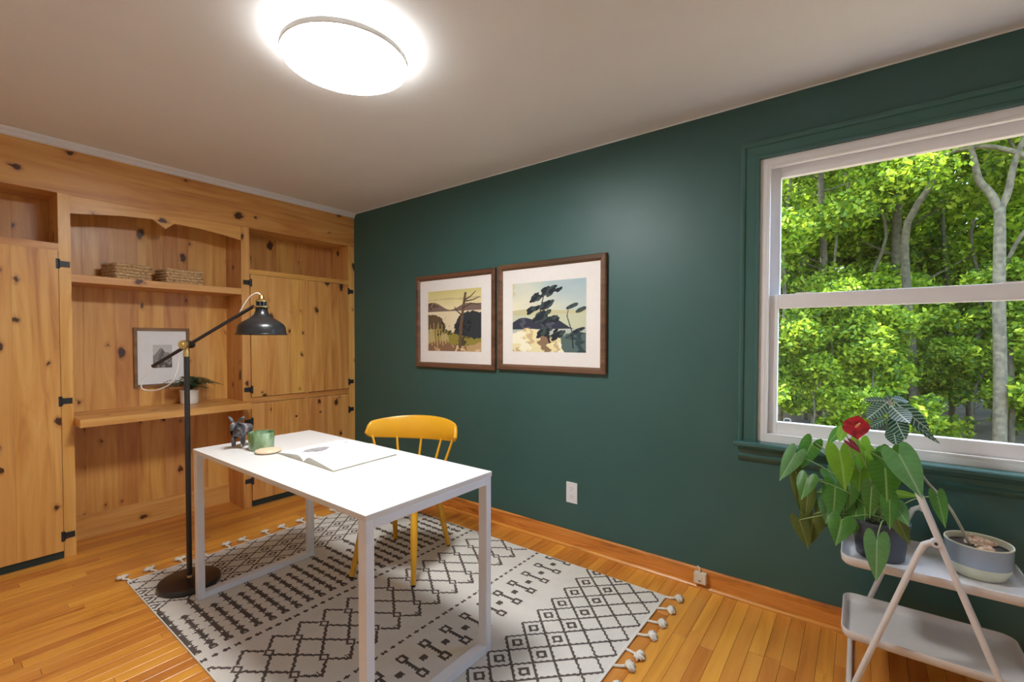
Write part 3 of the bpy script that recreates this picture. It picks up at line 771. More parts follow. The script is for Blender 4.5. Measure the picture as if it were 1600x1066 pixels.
def backc(t):
    """rail centre line, t in -1..1: flat at the back, wrapping forward at the ends"""
    return 0.283*math.sin(t*1.16)/math.sin(1.16), 0.075+0.175*(math.cos(t*1.16)-math.cos(1.16))/(1-math.cos(1.16))
for i in range(NB+1):
    t = -1+2*i/NB; x_, y_ = backc(t); x2, y2 = backc(t+0.01)
    n_ = Vector((-(y2-y_), x2-x_)).normalized()
    q = abs(t)
    zt_ = 0.812-0.030*q**2-0.055*max(0, (q-0.86)/0.14)**2; zb = 0.668+0.030*q**2+0.018*max(0, (q-0.9)/0.1)**2
    th = 0.0105
    lean = 0.018
    for (dn, z) in ((-th*0.6, zb), (-th, zb+0.006), (-th, zt_-0.008), (-th*0.5, zt_), (th*0.5, zt_), (th, zt_-0.008), (th, zb+0.006), (th*0.6, zb)):
        k_ = (z-0.66)/0.15*lean
        vv.append(chp(x_+n_.x*(dn+k_), y_+n_.y*(dn+k_), z))
fs = [tuple(range(7, -1, -1)), tuple(NB*8+i for i in range(8))]
for i in range(NB): fs += [(i*8+k, i*8+(k+1) % 8, (i+1)*8+(k+1) % 8, (i+1)*8+k) for k in range(8)]
build(mb.add(vv, fs), 'backrest', M['yellow'], ch, smooth='auto')
for t in (-0.88, -0.44, 0.0, 0.44, 0.88):
    x_, y_ = backc(t); a_ = chp(x_, y_, 0.685+0.03*t*t); b_ = chp(x_*0.66, 0.060+(y_-0.075)*0.66, 0.440)
    build(MB().tube([b_, tuple(Vector(b_).lerp(Vector(a_), 0.55)), a_], [0.0072, 0.0080, 0.0066], 10), 'spindle', M['yellow'], ch, smooth='auto')

# ================================================================== FLOOR LAMP
LX, LY = 0.930, -1.620
lp = thing('floor_lamp', 'black floor lamp with tilting arm, dome shade and brass fittings', 'floor lamp', (LX, LY, 0.0072))
build(MB().lathe([(0.0, 0.0075), (0.136, 0.0075), (0.140, 0.012), (0.140, 0.030), (0.136, 0.036), (0.05, 0.042), (0.016, 0.044), (0.0, 0.045)], (LX, LY, 0), 56), 'base', M['black'], lp, smooth='auto')
build(MB().lathe([(0.012, 0.043), (0.012, 0.058), (0.009, 0.062)], (LX, LY, 0), 20), 'collar', M['brass'], lp, smooth='auto')
build(MB().tube([(LX, LY, 0.055), (LX, LY, 1.205)], 0.0125, 16), 'pole', M['black'], lp, smooth='auto')
build(MB().lathe([(0.0135, 1.200), (0.0135, 1.228), (0.010, 1.236), (0.010, 1.250)], (LX, LY, 0), 20), 'pole_cap', M['brass'], lp, smooth='auto')
AR = Vector((AX_R[0], AX_R[1], 0)).normalized(); TOV = Vector((-AX_F[0], -AX_F[1], 0)).normalized()    # arm direction, side of the knob
J = Vector((LX, LY, 1.262))
jt = build(MB().tube([J+TOV*0.016, J+TOV*0.030], [0.024, 0.022], 24).tube([J+TOV*0.028, J+TOV*0.036], [0.010, 0.008], 14), 'joint_knob', M['brass'], lp, smooth='auto')
build(MB().tube([J-TOV*0.018, J+TOV*0.017], 0.017, 20).tube([J-TOV*0.040, J-TOV*0.016], 0.020, 20), 'joint', M['black'], lp, smooth='auto')
A0 = J+AR*(-0.178)+Vector((0, 0, -0.113)); A1 = J+AR*0.352+Vector((0, 0, 0.200))
build(MB().tube([A0, A1], 0.0085, 14), 'arm', M['black'], lp, smooth='auto')
S = J+AR*0.392
shd = build(MB().lathe([(0.1195, 1.3130), (0.1225, 1.3150), (0.1225, 1.3175), (0.1160, 1.3200), (0.1140, 1.3330), (0.1120, 1.3530), (0.1030, 1.3690), (0.0760, 1.3880), (0.0500, 1.4040), (0.0360, 1.4190), (0.0290, 1.4360), (0.0275, 1.4560), (0.0255, 1.4560), (0.0270, 1.4340), (0.0340, 1.4170), (0.0480, 1.4015), (0.0740, 1.3855), (0.1010, 1.3665), (0.1100, 1.3510), (0.1120, 1.3320), (0.1140, 1.3200)], (S.x, S.y, 0), 56, caps=False), 'lamp_shade', M['black'], lp, smooth='auto')
build(MB().lathe([(0.0, 1.455), (0.038, 1.455), (0.038, 1.461), (0.0, 1.461)], (S.x, S.y, 0), 32), 'brass_ring', M['brass'], shd, smooth='auto')
mb = MB().lathe([(0.015, 1.460), (0.015, 1.492)], (S.x, S.y, 0), 20)
for k in range(8):
    w = 2*math.pi*k/8; mb.box(S.x+0.022*math.cos(w)-0.004, S.x+0.022*math.cos(w)+0.004, S.y+0.022*math.sin(w)-0.004, S.y+0.022*math.sin(w)+0.004, 1.460, 1.486)
build(mb, 'socket', M['black'], shd)
build(MB().lathe([(0.027, 1.484), (0.027, 1.491), (0.014, 1.500), (0.011, 1.514), (0.006, 1.520)], (S.x, S.y, 0), 24), 'socket_cap', M['brass'], shd, smooth='auto')
build(MB().tube([A1-AR*0.012-Vector((0, 0, 0.006)), S+Vector((0, 0, 1.458-S.z))], 0.006, 10), 'bracket', M['brass'], shd, smooth='auto')
build(MB().lathe([(0.0, 1.405), (0.012, 1.402), (0.012, 1.430), (0.008, 1.440)], (S.x, S.y, 0), 16).ball((S.x, S.y, 1.385), 0.028, 10), 'bulb', M['pot_white'], shd, smooth=True)
SP = Vector((S.x, S.y, 0))
build(MB().tube(smoothpath([SP+Vector((0, 0, 1.516)), SP-AR*0.022+Vector((0, 0, 1.530)), SP-AR*0.058+Vector((0, 0, 1.512)), SP-AR*0.082+Vector((0, 0, 1.482)), A1-AR*0.075+Vector((0, 0, -0.034))], 6), 0.0028, 7), 'cord', M['cord'], lp, smooth=True)
loop = [A0, J+AR*(-0.200)+Vector((0, 0, -0.150)), J+AR*(-0.226)+Vector((0, 0, -0.200)), J+AR*(-0.218)+Vector((0, 0, -0.232)), J+AR*(-0.150)+Vector((0, 0, -0.236)), J+AR*(-0.070)+Vector((0, 0, -0.196)), J+AR*(-0.040)+Vector((0, 0, -0.130)), J+AR*(-0.030)+Vector((0, 0, -0.075)), J+AR*(-0.008)+Vector((0, 0, -0.040))]
build(MB().tube(smoothpath([p+TOV*0.012 for p in loop], 6), 0.0030, 7), 'cord', M['cord'], lp, smooth=True)

# ================================================================== PICTURES
def raster_print(name, nx, nz, img, x0, x1, z0, z1, y, parent, axis='Y'):
    gx_, gz_ = np.meshgrid(np.linspace(x0, x1, nx+1), np.linspace(z0, z1, nz+1), indexing='ij')
    co = np.stack([gx_, np.full_like(gx_, y), gz_], -1) if axis == 'Y' else np.stack([np.full_like(gx_, y), gx_, gz_], -1)
    off = np.array(wpos(parent)); co = (co-off).reshape(-1, 3)
    idx = np.arange((nx+1)*(nz+1)).reshape(nx+1, nz+1)
    fq = np.stack([idx[:-1, :-1], idx[1:, :-1], idx[1:, 1:], idx[:-1, 1:]], -1).reshape(-1, 4)
    me = grid_mesh(name, co, fq, M['print'])
    a = me.attributes.new('print', 'FLOAT_COLOR', 'FACE')
    a.data.foreach_set('color', np.concatenate([img, np.ones(img.shape[:2]+(1,))], -1).astype(np.float32).ravel())
    o = bpy.data.objects.new(name, me); COL.objects.link(o); o.parent = parent; return o
def L3(r, g_, b): return np.array([lin(r), lin(g_), lin(b)])
def fbm(X_, Y_, seed, sc):
    r = np.random.RandomState(seed); out = np.zeros_like(X_); a = 1.0
    for k in range(5):
        ph = r.uniform(0, 6.28, 6); d = r.uniform(-1, 1, 4)
        out += a*np.sin(sc*(X_*(1+d[0])+Y_*d[1])+ph[0]+1.5*np.sin(sc*(Y_*(1+d[2])+X_*d[3])+ph[1])); a *= 0.55; sc *= 1.9
    return out/2.0
def stroke(X_, Y_, pts, w0, w1):
    out = np.zeros(X_.shape, bool); n = len(pts)
    for i in range(n-1):
        (a, b), (c, d) = pts[i], pts[i+1]; du, dv = c-a, d-b
        t = np.clip(((X_-a)*du+(Y_-b)*dv)/(du*du+dv*dv), 0, 1); w = w0+(w1-w0)*((i+t)/(n-1))
        out |= np.hypot(X_-a-t*du, Y_-b-t*dv) < w
    return out
nxp, nzp = 190, 160
X_, Y_ = np.meshgrid((np.arange(nxp)+0.5)/nxp, (np.arange(nzp)+0.5)/nzp, indexing='ij')
def art_a():
    im = np.zeros((nxp, nzp, 3)); n = fbm(X_, Y_, 1, 7); n2 = fbm(X_, Y_, 2, 16)
    s = np.clip((Y_-0.72)/0.28+0.12*n, 0, 1)[..., None]; im[:] = L3(238, 222, 176)*(1-s)+L3(216, 204, 136)*s
    im[(Y_ < 0.86+0.02*n) & (Y_ > 0.835+0.02*n2)] = L3(206, 190, 140)
    hill = 0.76+0.05*np.sin(X_*5+2.2)+0.035*np.sin(X_*11)
    h = (Y_ < hill) & (Y_ > 0.62); im[h] = L3(128, 106, 96); im[h & (n > 0.15)] = L3(92, 76, 74); im[h & (n2 > 0.5)] = L3(150, 124, 84)
    w = (Y_ <= 0.655) & (Y_ > 0.2); im[w] = L3(232, 216, 180); im[w & (n2 > 0.75)] = L3(216, 196, 158)
    bush = ((X_-0.84)/0.34)**2+((Y_-0.36)/0.27)**2+0.22*n2 < 1; im[bush] = L3(58, 62, 66); im[bush & (n > 0.1)] = L3(84, 92, 88); im[bush & (n2 > 0.55)] = L3(44, 46, 50)
    lb = ((X_-0.02)/0.34)**2+((Y_-0.40)/0.20)**2+0.2*n2 < 1; im[lb] = L3(104, 86, 64); im[lb & (n2 > 0.3)] = L3(72, 62, 48)
    gr = Y_ < 0.30+0.08*np.sin(X_*4.2+1)+0.03*n2; im[gr] = L3(150, 140, 66); im[gr & (n2 > 0.2)] = L3(84, 78, 58); im[gr & (n > 0.45)] = L3(188, 172, 120)
    rk = Y_ < 0.13+0.05*np.sin(X_*7)+0.02*n2; im[rk] = L3(196, 160, 116); im[rk & (n > 0.2)] = L3(142, 108, 82); im[rk & (n2 > 0.45)] = L3(224, 196, 152)
    for k in range(6):
        x0 = 0.08+0.055*k; im[stroke(X_, Y_, [(x0, 0.10+0.03*(k % 2)), (x0-0.02, 0.3), (x0-0.04+0.02*(k % 3), 0.44+0.03*(k % 2))], 0.010, 0.004)] = L3(206, 178, 120)
    im[stroke(X_, Y_, [(0.62, 0.08), (0.64, 0.40), (0.68, 0.70), (0.72, 0.93)], 0.030, 0.020)] = L3(112, 88, 68)
    for q in ([(0.70, 0.82), (0.82, 0.88), (0.90, 0.95)], [(0.68, 0.70), (0.82, 0.76), (0.97, 0.74)], [(0.66, 0.58), (0.56, 0.66), (0.52, 0.72)], [(0.70, 0.80), (0.86, 0.82), (0.97, 0.86)]):
        im[stroke(X_, Y_, q, 0.012, 0.006)] = L3(86, 74, 62)
    return im
def art_b():
    im = np.zeros((nxp, nzp, 3)); n = fbm(X_, Y_, 5, 6); n2 = fbm(X_, Y_, 6, 15)
    s = np.clip(0.55*X_+0.9*(Y_-0.6)+0.15*n, 0, 1)[..., None]; im[:] = L3(236, 230, 200)*(1-s)+L3(160, 188, 200)*s
    cl_ = (n > 0.35) & (X_ < 0.42) & (Y_ > 0.66); im[cl_] = L3(214, 206, 160)
    b2_ = (Y_ < 0.60+0.02*np.sin(X_*6)) & (Y_ > 0.5); im[b2_] = L3(206, 200, 156)
    hill = 0.40+0.085*np.sin(X_*4+0.3)+0.03*np.sin(X_*13)
    w = (Y_ <= 0.53) & (Y_ > 0.2); im[w] = L3(206, 208, 178)
    h = (Y_ < hill) & (Y_ > 0.32); im[h] = L3(62, 64, 78); im[h & (n2 > 0.4)] = L3(88, 90, 104)
    w2_ = (Y_ <= 0.325) & (Y_ > 0.1); im[w2_] = L3(190, 196, 184)
    rk = Y_ < 0.33-0.26*np.clip((X_-0.30)/0.8, 0, 1)+0.05*n-0.10*np.clip((0.2-X_)/0.2, 0, 1); im[rk] = L3(240, 228, 176); im[rk & (n2 > 0.35)] = L3(214, 186, 140); im[rk & (n < -0.45)] = L3(146, 118, 92); im[rk & (n > 0.55)] = L3(250, 244, 214)
    sh = ((X_-0.90)/0.22)**2+((Y_-0.12)/0.17)**2+0.25*n2 < 1; im[sh] = L3(92, 112, 108); im[sh & (n2 > 0.3)] = L3(62, 78, 80)
    dk = L3(46, 52, 58); dk2 = L3(72, 84, 82)
    im[stroke(X_, Y_, [(0.53, 0.14), (0.47, 0.36), (0.40, 0.60), (0.46, 0.84)], 0.012, 0.006)] = dk
    for (cx_, cy_, rx_, ry_) in ((0.46, 0.84, 0.14, 0.045), (0.60, 0.87, 0.07, 0.035), (0.34, 0.77, 0.06, 0.03), (0.30, 0.61, 0.08, 0.025), (0.48, 0.66, 0.06, 0.02), (0.44, 0.52, 0.08, 0.028), (0.54, 0.46, 0.08, 0.03), (0.38, 0.47, 0.06, 0.02), (0.52, 0.30, 0.14, 0.04), (0.62, 0.22, 0.10, 0.03)):
        rb = np.random.RandomState(int(cx_*1000))
        for q_ in range(14):
            ax_ = cx_+rx_*rb.uniform(-1, 1); ay_ = cy_+0.25*(ax_-cx_)+ry_*rb.uniform(-1.1, 1.1); tw = 0.018+0.02*rb.rand()
            e = ((X_-ax_)/(tw*1.5))**2+((Y_-ay_-0.5*(X_-ax_))/tw)**2+0.5*n2 < 1; im[e] = dk if q_ % 3 else dk2
    im[stroke(X_, Y_, [(0.84, 0.06), (0.82, 0.3), (0.76, 0.5), (0.78, 0.60)], 0.008, 0.004)] = dk
    for (cx_, cy_, rx_, ry_) in ((0.82, 0.63, 0.08, 0.03), (0.94, 0.58, 0.07, 0.03), (0.90, 0.30, 0.09, 0.03), (0.80, 0.22, 0.06, 0.025)):
        e = ((X_-cx_)/rx_)**2+((Y_-cy_-0.4*(X_-cx_))/ry_)**2+0.3*n2 < 1; im[e] = dk2; im[e & (n2 > 0.2)] = dk
    return im
def framed(label, x0, x1, z0, z1, mat_in, pic, img, fr_w=0.040):
    t = thing('framed_print', label, 'framed print', ((x0+x1)/2, -0.0005, z0))
    prof = [(0, 0.001), (0, 0.024), (0.006, 0.030), (0.026, 0.028), (0.034, 0.022), (fr_w, 0.015), (fr_w, 0.001)]
    k = len(prof); rows = []
    for cx_, cz_, sx, sz in ((x0, z0, 1, 1), (x0, z1, 1, -1), (x1, z1, -1, -1), (x1, z0, -1, 1)): rows.append([(cx_+sx*d, -h, cz_+sz*d) for d, h in prof])
    for i in range(4):
        a, b = rows[i], rows[(i+1) % 4]; mb = MB()
        mb.add(a+b, [(j, (j+1) % k, k+(j+1) % k, k+j) for j in range(k)]+[tuple(range(k-1, -1, -1)), tuple(range(k, 2*k))])
        build(mb, 'frame_side', M['walnutX'], t)
    bx('mat_board', M['mat'], t, x0+fr_w-0.004, x1-fr_w+0.004, -0.012, -0.002, z0+fr_w-0.004, z1-fr_w+0.004)
    raster_print('print', nxp, nzp, img, pic[0], pic[1], pic[2], pic[3], -0.0126, t)
    return t
framed('framed landscape print of a bare leaning tree before a pale yellow lake', 0.872, 1.688, 1.074, 1.790, None, (1.003, 1.555, 1.203, 1.664), art_a())
framed('framed landscape print of a dark windswept pine under a blue and cream sky', 1.712, 2.526, 1.084, 1.800, None, (1.836, 2.392, 1.212, 1.666), art_b())
# small framed picture on the alcove back
sp_ = thing('framed_picture', 'small framed grey mountain picture with a wide white mat in the pine alcove', 'framed picture', (-0.28, -1.39, 0.952))
fy0, fy1, fz0, fz1 = -1.556, -1.226, 0.952, 1.370; fw = 0.020
for b_ in ((fy0, fy0+fw, fz0, fz1), (fy1-fw, fy1, fz0, fz1), (fy0+fw, fy1-fw, fz0, fz0+fw), (fy0+fw, fy1-fw, fz1-fw, fz1)):
    build(MB().box(-0.2795, -0.258, *b_), 'frame_side', M['walnutY'], sp_, bevel=0.002)
bx('mat_board', M['paper'], sp_, -0.2795, -0.270, fy0+fw-0.003, fy1-fw+0.003, fz0+fw-0.003, fz1-fw+0.003)
n = fbm(X_, Y_, 9, 9); n2 = fbm(X_, Y_, 10, 18)
im = np.zeros((nxp, nzp, 3)); im[:] = L3(206, 206, 206)
mt_ = Y_ < 0.55+0.30*np.exp(-((X_-0.42)/0.22)**2)+0.10*np.exp(-((X_-0.8)/0.15)**2)+0.03*n2; im[mt_] = L3(150, 148, 148); im[mt_ & (n > 0.1)] = L3(116, 114, 114)
lo = Y_ < 0.28+0.06*np.sin(X_*6)+0.04*n2; im[lo] = L3(96, 94, 94); im[lo & (n2 > 0.3)] = L3(170, 168, 166)
raster_print('print', nxp, nzp, im, -1.447, -1.334, 1.085, 1.250, -0.2694, sp_, 'X')

# ================================================================== ALCOVE ITEMS
def basket(label, fl, rot, wid, dep, hgt):
    """front-left corner, rotation, width along the front, depth, height; woven rows of twisted strand"""
    c, s = math.cos(rot), math.sin(rot)
    def P(a, b, z): return (fl[0]-b*c-a*s, fl[1]+a*c-b*s, 1.674+z)      # a along the front (+y), b backward (-x)
    t = thing('basket', label, 'basket', P(wid/2, dep/2, 0), 'woven baskets on the pine shelf')
    mb = MB()
    core = [(0.006, 0.006), (wid-0.006, 0.006), (wid-0.006, dep-0.006), (0.006, dep-0.006)]
    inn = [(0.012, 0.012), (wid-0.012, 0.012), (wid-0.012, dep-0.012), (0.012, dep-0.012)]
    vv = [P(a, b, 0.002) for a, b in core]+[P(a, b, hgt-0.006) for a, b in core]+[P(a, b, hgt-0.006) for a, b in inn]+[P(a, b, 0.012) for a, b in inn]
    fs = [(0, 1, 2, 3)]+[(i, (i+1) % 4, (i+1) % 4+4, i+4) for i in range(4)]+[(4+i, 4+(i+1) % 4, 8+(i+1) % 4, 8+i) for i in range(4)]+[(8+i, 8+(i+1) % 4, 12+(i+1) % 4, 12+i) for i in range(4)]+[(12, 13, 14, 15)]
    build(mb.add(vv, fs), 'body', M['basket'], t)
    rows = 5; per_ = [(0.004, 0.004), (wid-0.004, 0.004), (wid-0.004, dep-0.004), (0.004, dep-0.004)]
    for r_ in range(rows):
        z = hgt*(r_+0.5)/rows
        mb = MB()
        path = []
        tot = 2*(wid+dep)
        for sgm in range(4):
            a0, a1 = per_[sgm], per_[(sgm+1) % 4]; L = math.hypot(a1[0]-a0[0], a1[1]-a0[1]); nn = max(4, int(L/0.0065))
            nx_, ny_ = (a1[1]-a0[1])/L, -(a1[0]-a0[0])/L
            for i in range(nn):
                t_ = i/nn; w_ = 0.0028*math.sin(2*math.pi*(t_*L/0.026)+r_*math.pi)
                path.append(P(a0[0]+(a1[0]-a0[0])*t_+nx_*w_, a0[1]+(a1[1]-a0[1])*t_+ny_*w_, z+0.0020*math.cos(2*math.pi*(t_*L/0.026)+r_*math.pi)))
        mb.tube(path, hgt/rows*0.56, 6, closed=True)
        build(mb, 'woven_row', M['basket'], t, smooth=True)
    return t
basket('low rectangular woven basket on the pine shelf, the one nearer the full-height door', (-0.030, -1.690), math.radians(14), 0.198, 0.165, 0.100)
basket('low rectangular woven basket on the pine shelf, the one nearer the corner cupboard', (-0.030, -1.425), math.radians(7), 0.222, 0.165, 0.098)
# fern in a white pot on the ledge
fx, fy = -0.150, -1.266
fp = thing('potted_fern', 'small fern in a white ribbed pot on the pine ledge', 'potted plant', (fx, fy, 0.823))
pr = [(0.0, 0.001), (0.050, 0.001), (0.052, 0.004)]
for k in range(16): pr += [(0.0545+(0.0012 if k % 2 else -0.0006)+0.004*k/16, 0.008+k*0.0058)]
pr += [(0.060, 0.102), (0.059, 0.104), (0.055, 0.103), (0.054, 0.088), (0.0, 0.086)]
build(MB().lathe(pr, (fx, fy, 0.823), 40), 'pot', M['pot_white'], fp, smooth='auto')
build(MB().lathe([(0.0535, 0.089), (0.03, 0.094), (0.0, 0.096)], (fx, fy, 0.823), 24), 'soil', M['soil'], fp, smooth=True)
rf = random.Random(5)
for k in range(34):
    a = rf.uniform(0, 2*math.pi); ln = rf.uniform(0.09, 0.165); up = rf.uniform(0.05, 0.15)
    if k < 8: a = math.radians(rf.uniform(55, 125)); ln = rf.uniform(0.16, 0.21); up = rf.uniform(0.07, 0.11)
    d = Vector((math.cos(a)*(0.55 if math.cos(a) < 0 else 1.0), math.sin(a), 0))
    b0 = Vector((fx, fy, 0.915)); path = bez(b0, b0+Vector((0, 0, up*0.7))+d*ln*0.15, b0+d*ln*0.6+Vector((0, 0, up)), b0+d*ln+Vector((0, 0, up*0.55)), 12)
    mb = MB().tube(path, [0.0016]*6+[0.001]*7, 5)
    sd = d.cross(Vector((0, 0, 1))).normalized()
    for i in range(2, 13):
        w_ = 0.030*math.sin(math.pi*min(1, (i-0.5)/12.5))+0.007; tg = (path[min(i+1, 12)]-path[i-1]).normalized()
        for s_ in (-1, 1):
            tip = path[i]+sd*s_*w_+tg*0.012-Vector((0, 0, 0.004)); e = tg*0.0060
            mb.add([path[i]-e, path[i]+e, tip], [(0, 1, 2)])
    build(mb, 'frond', M['fern'], fp)

# ================================================================== OUTLETS
ol = thing('wall_outlet', 'white duplex wall outlet low on the green wall', 'outlet', (2.293, 0, 0.273))
bx('cover_plate', M['plate'], ol, 2.255, 2.333, -0.0065, 0.0, 0.273, 0.402, bevel=0.002)
for zc in (0.312, 0.363):
    r_ = build(MB().prism([(2.294+0.017*math.cos(t), zc+0.0145*math.sin(t)) for t in [2*math.pi*i/20 for i in range(20)]], -0.0085, -0.006, 1), 'receptacle', M['plate'], ol)
    build(MB().box(2.286, 2.2878, -0.0090, -0.0080, zc+0.001, zc+0.009).box(2.300, 2.3018, -0.0090, -0.0080, zc+0.002, zc+0.008).box(2.2915, 2.2965, -0.0090, -0.0080, zc-0.009, zc-0.005), 'slots', M['slot'], r_)
build(MB().lathe([(0.003, -0.001), (0.003, 0.001)], (0, 0, 0), 10), 'screw', M['slot'], ol).matrix_local = Matrix.Translation((2.294-2.293, -0.0068, 0.3375-0.273)) @ Matrix.Rotation(math.pi/2, 4, 'X')
jk = thing('phone_jack', 'small ivory surface-mounted phone jack on the fir baseboard', 'phone jack', (3.070, -0.016, 0.03))
bx('box', M['ivory'], jk, 3.040, 3.100, -0.044, -0.0155, 0.032, 0.088, bevel=0.003)
bx('raised_square', M['ivory'], jk, 3.058, 3.082, -0.0460, -0.043, 0.047, 0.071, bevel=0.001)
bx('socket', M['slot'], jk, 3.066, 3.075, -0.0465, -0.0455, 0.047, 0.052)
build(MB().tube(smoothpath([(3.066, -0.030, 0.086), (3.066, -0.028, 0.104), (3.060, -0.018, 0.106), (3.048, -0.006, 0.104)], 5), 0.004, 8), 'cable', M['ivory'], jk, smooth=True)

# ================================================================== PLANT STAND
YN, YB = -0.450, -0.052
st = thing('plant_stand', 'white folding A-frame plant stand with two trays under the window', 'plant stand', (3.92, -0.25, 0))
def tray(z, x0, x1, y0, y1):
    mb = MB(); rr_ = 0.045; rows = []
    def outline(ins, z_):
        o_ = []
        for cx_, cy_, a0 in ((x1-rr_, y1-rr_, 0), (x0+rr_, y1-rr_, 90), (x0+rr_, y0+rr_, 180), (x1-rr_, y0+rr_, 270)):
            for i in range(7):
                a = math.radians(a0+15*i); o_.append((cx_+(rr_-ins)*math.cos(a), cy_+(rr_-ins)*math.sin(a), z_))
        return o_
    for ins, z_ in ((0.020, z-0.036), (0.010, z-0.034), (0.003, z-0.026), (0.0, z-0.004), (0.001, z), (0.004, z), (0.006, z-0.006), (0.009, z-0.022), (0.016, z-0.028), (0.030, z-0.030)): rows.append(outline(ins, z_))
    K = 28; vv = [p for r_ in rows for p in r_]; fs = [tuple(range(K-1, -1, -1)), tuple((len(rows)-1)*K+i for i in range(K))]
    for j in range(len(rows)-1): fs += [(j*K+i, j*K+(i+1) % K, (j+1)*K+(i+1) % K, (j+1)*K+i) for i in range(K)]
    return mb.add(vv, fs)
TU, TL = 0.494, 0.220
t1 = build(tray(TU, 3.663, 4.165, -0.415, -0.085), 'tray', M['stand_white'], st, smooth='auto'); t1['label'] = 'upper tray'
t2 = build(tray(TL, 3.668, 4.172, -0.415, -0.085), 'tray', M['stand_white'], st, smooth='auto'); t2['label'] = 'lower tray'
r_t = 0.0095
def mx(z): return 3.928+(0.625-z)*0.362       # main legs lean toward +x
mp = [(mx(0.0), YN, r_t), (mx(0.3), YN, 0.3), (mx(0.625), YN, 0.625), (mx(0.79), YN, 0.79), (mx(0.815), YN+0.012, 0.815), (mx(0.822), YN+0.04, 0.822),
      (mx(0.822), YB-0.04, 0.822), (mx(0.815), YB-0.012, 0.815), (mx(0.79), YB, 0.79), (mx(0.625), YB, 0.625), (mx(0.3), YB, 0.3), (mx(0.0), YB, r_t)]
build(MB().tube(mp, r_t, 14), 'leg_frame', M['stand_white'], st, smooth='auto')
def bx_(z): return 3.695+z*0.315
def side(y): return [(3.925, y, 0.622), (3.905, y, 0.619), (3.890, y, 0.610), (bx_(0.575), y, 0.575), (bx_(0.54), y, 0.54), (bx_(0.3), y, 0.3), (bx_(0.04), y, 0.04)]
pa = side(YN)+[(3.695, YN+0.004, 0.016), (3.695, YN+0.03, r_t), (3.695, YB-0.03, r_t), (3.695, YB-0.004, 0.016)]+side(YB)[::-1]
build(MB().tube(pa, r_t, 14), 'folding_frame', M['stand_white'], st, smooth='auto')
for y, sg in ((YN, -1), (YB, -1)):
    pv = build(MB().tube([(3.918, y-0.011, 0.622), (3.918, y+0.011, 0.622)], 0.013, 16), 'pivot', M['stand_white'], st, smooth='auto')
    build(MB().tube([(3.918, y-0.0125, 0.622), (3.918, y-0.010, 0.622)], 0.005, 10), 'rivet', M['slot'], pv, smooth='auto')
for zt_, fn in ((TU, 0), (TL, 0)):
    for y0_, y1_ in ((YN, -0.405), (-0.095, YB)):
        for xx in (mx(zt_-0.018), bx_(zt_-0.018)):
            build(MB().tube([(xx, y0_, zt_-0.018), (xx, y1_, zt_-0.018)], 0.005, 8), 'tray_pin', M['stand_white'], st, smooth='auto')

# ================================================================== PLANTS
HEART = [(-0.10, 0.05), (-0.20, 0.13), (-0.27, 0.26), (-0.24, 0.38), (-0.13, 0.46), (0.02, 0.50), (0.20, 0.48), (0.40, 0.41), (0.60, 0.29), (0.78, 0.16), (0.92, 0.05), (1.0, 0.0)]
LANCE = [(0.0, 0.03), (0.06, 0.14), (0.15, 0.28), (0.28, 0.42), (0.42, 0.50), (0.57, 0.49), (0.70, 0.40), (0.82, 0.26), (0.92, 0.12), (1.0, 0.0)]
def leaf(P, T, hw, face, mat, parent, shape=HEART, droop=0.10, fold=0.25, name='leaf', wave=0.0):
    P = Vector(P); T = Vector(T); ax = T-P; L = ax.length; a = ax.normalized()
    f = Vector(face); f = (f-a*f.dot(a)).normalized(); b = a.cross(f).normalized()
    right = [(s, v) for s, v in shape]; out = [(s, v) for s, v in right]+[(s, -v) for s, v in right[-2::-1]]
    vv = []; uv = []
    def put(s, v):
        vv_ = v*2*hw; z = fold*abs(vv_)-droop*L*max(0, s)**2*0.8-(abs(vv_)**2)*fold*2.2/max(hw, 1e-4)*0.5 + wave*math.sin(s*9)*abs(vv_)
        vv.append(tuple(P+a*(s*L)+b*vv_+f*z)); uv.append((s, v))
    n = len(out); rings = (0.34, 0.68, 1.0)
    if shape is HEART:
        put(0, 0)
        for r_ in rings:
            for s, v in out: put(s*r_, v*r_)
        fs = [(0, 1+i, 2+i) for i in range(n-1)]
        for r_ in range(len(rings)-1):
            o_ = 1+r_*n; fs += [(o_+i, o_+n+i, o_+n+i+1, o_+i+1) for i in range(n-1)]
    else:
        fr_ = (-1, -0.5, 0, 0.5, 1); K = 5
        for s, v in right:
            for q in fr_: put(s, v*q)
        fs = [(i*K+j, i*K+j+1, (i+1)*K+j+1, (i+1)*K+j) for i in range(len(right)-1) for j in range(K-1)]
    mb = MB().add(vv, fs); o = build(mb, name, mat, parent, smooth=True)
    ul = o.data.uv_layers.new(name='leaf')
    for lp_ in o.data.loops: ul.data[lp_.index].uv = uv[lp_.vertex_index]
    return o
# anthurium in the dark pot
AX0, AY0, ATZ = 3.782, -0.245, TU-0.030
an = thing('anthurium', 'anthurium with heart-shaped leaves and a glossy red flower in a dark grey pot', 'potted plant', (AX0, AY0, ATZ))
build(MB().lathe([(0.0, 0.0), (0.070, 0.0), (0.074, 0.004), (0.088, 0.128), (0.091, 0.130), (0.091, 0.142), (0.087, 0.142), (0.084, 0.120), (0.0, 0.118)], (AX0, AY0, ATZ), 44), 'pot', M['pot_dark'], an, smooth='auto')
build(MB().lathe([(0.0845, 0.121), (0.05, 0.128), (0.0, 0.130)], (AX0, AY0, ATZ), 28), 'soil', M['soil'], an, smooth=True)
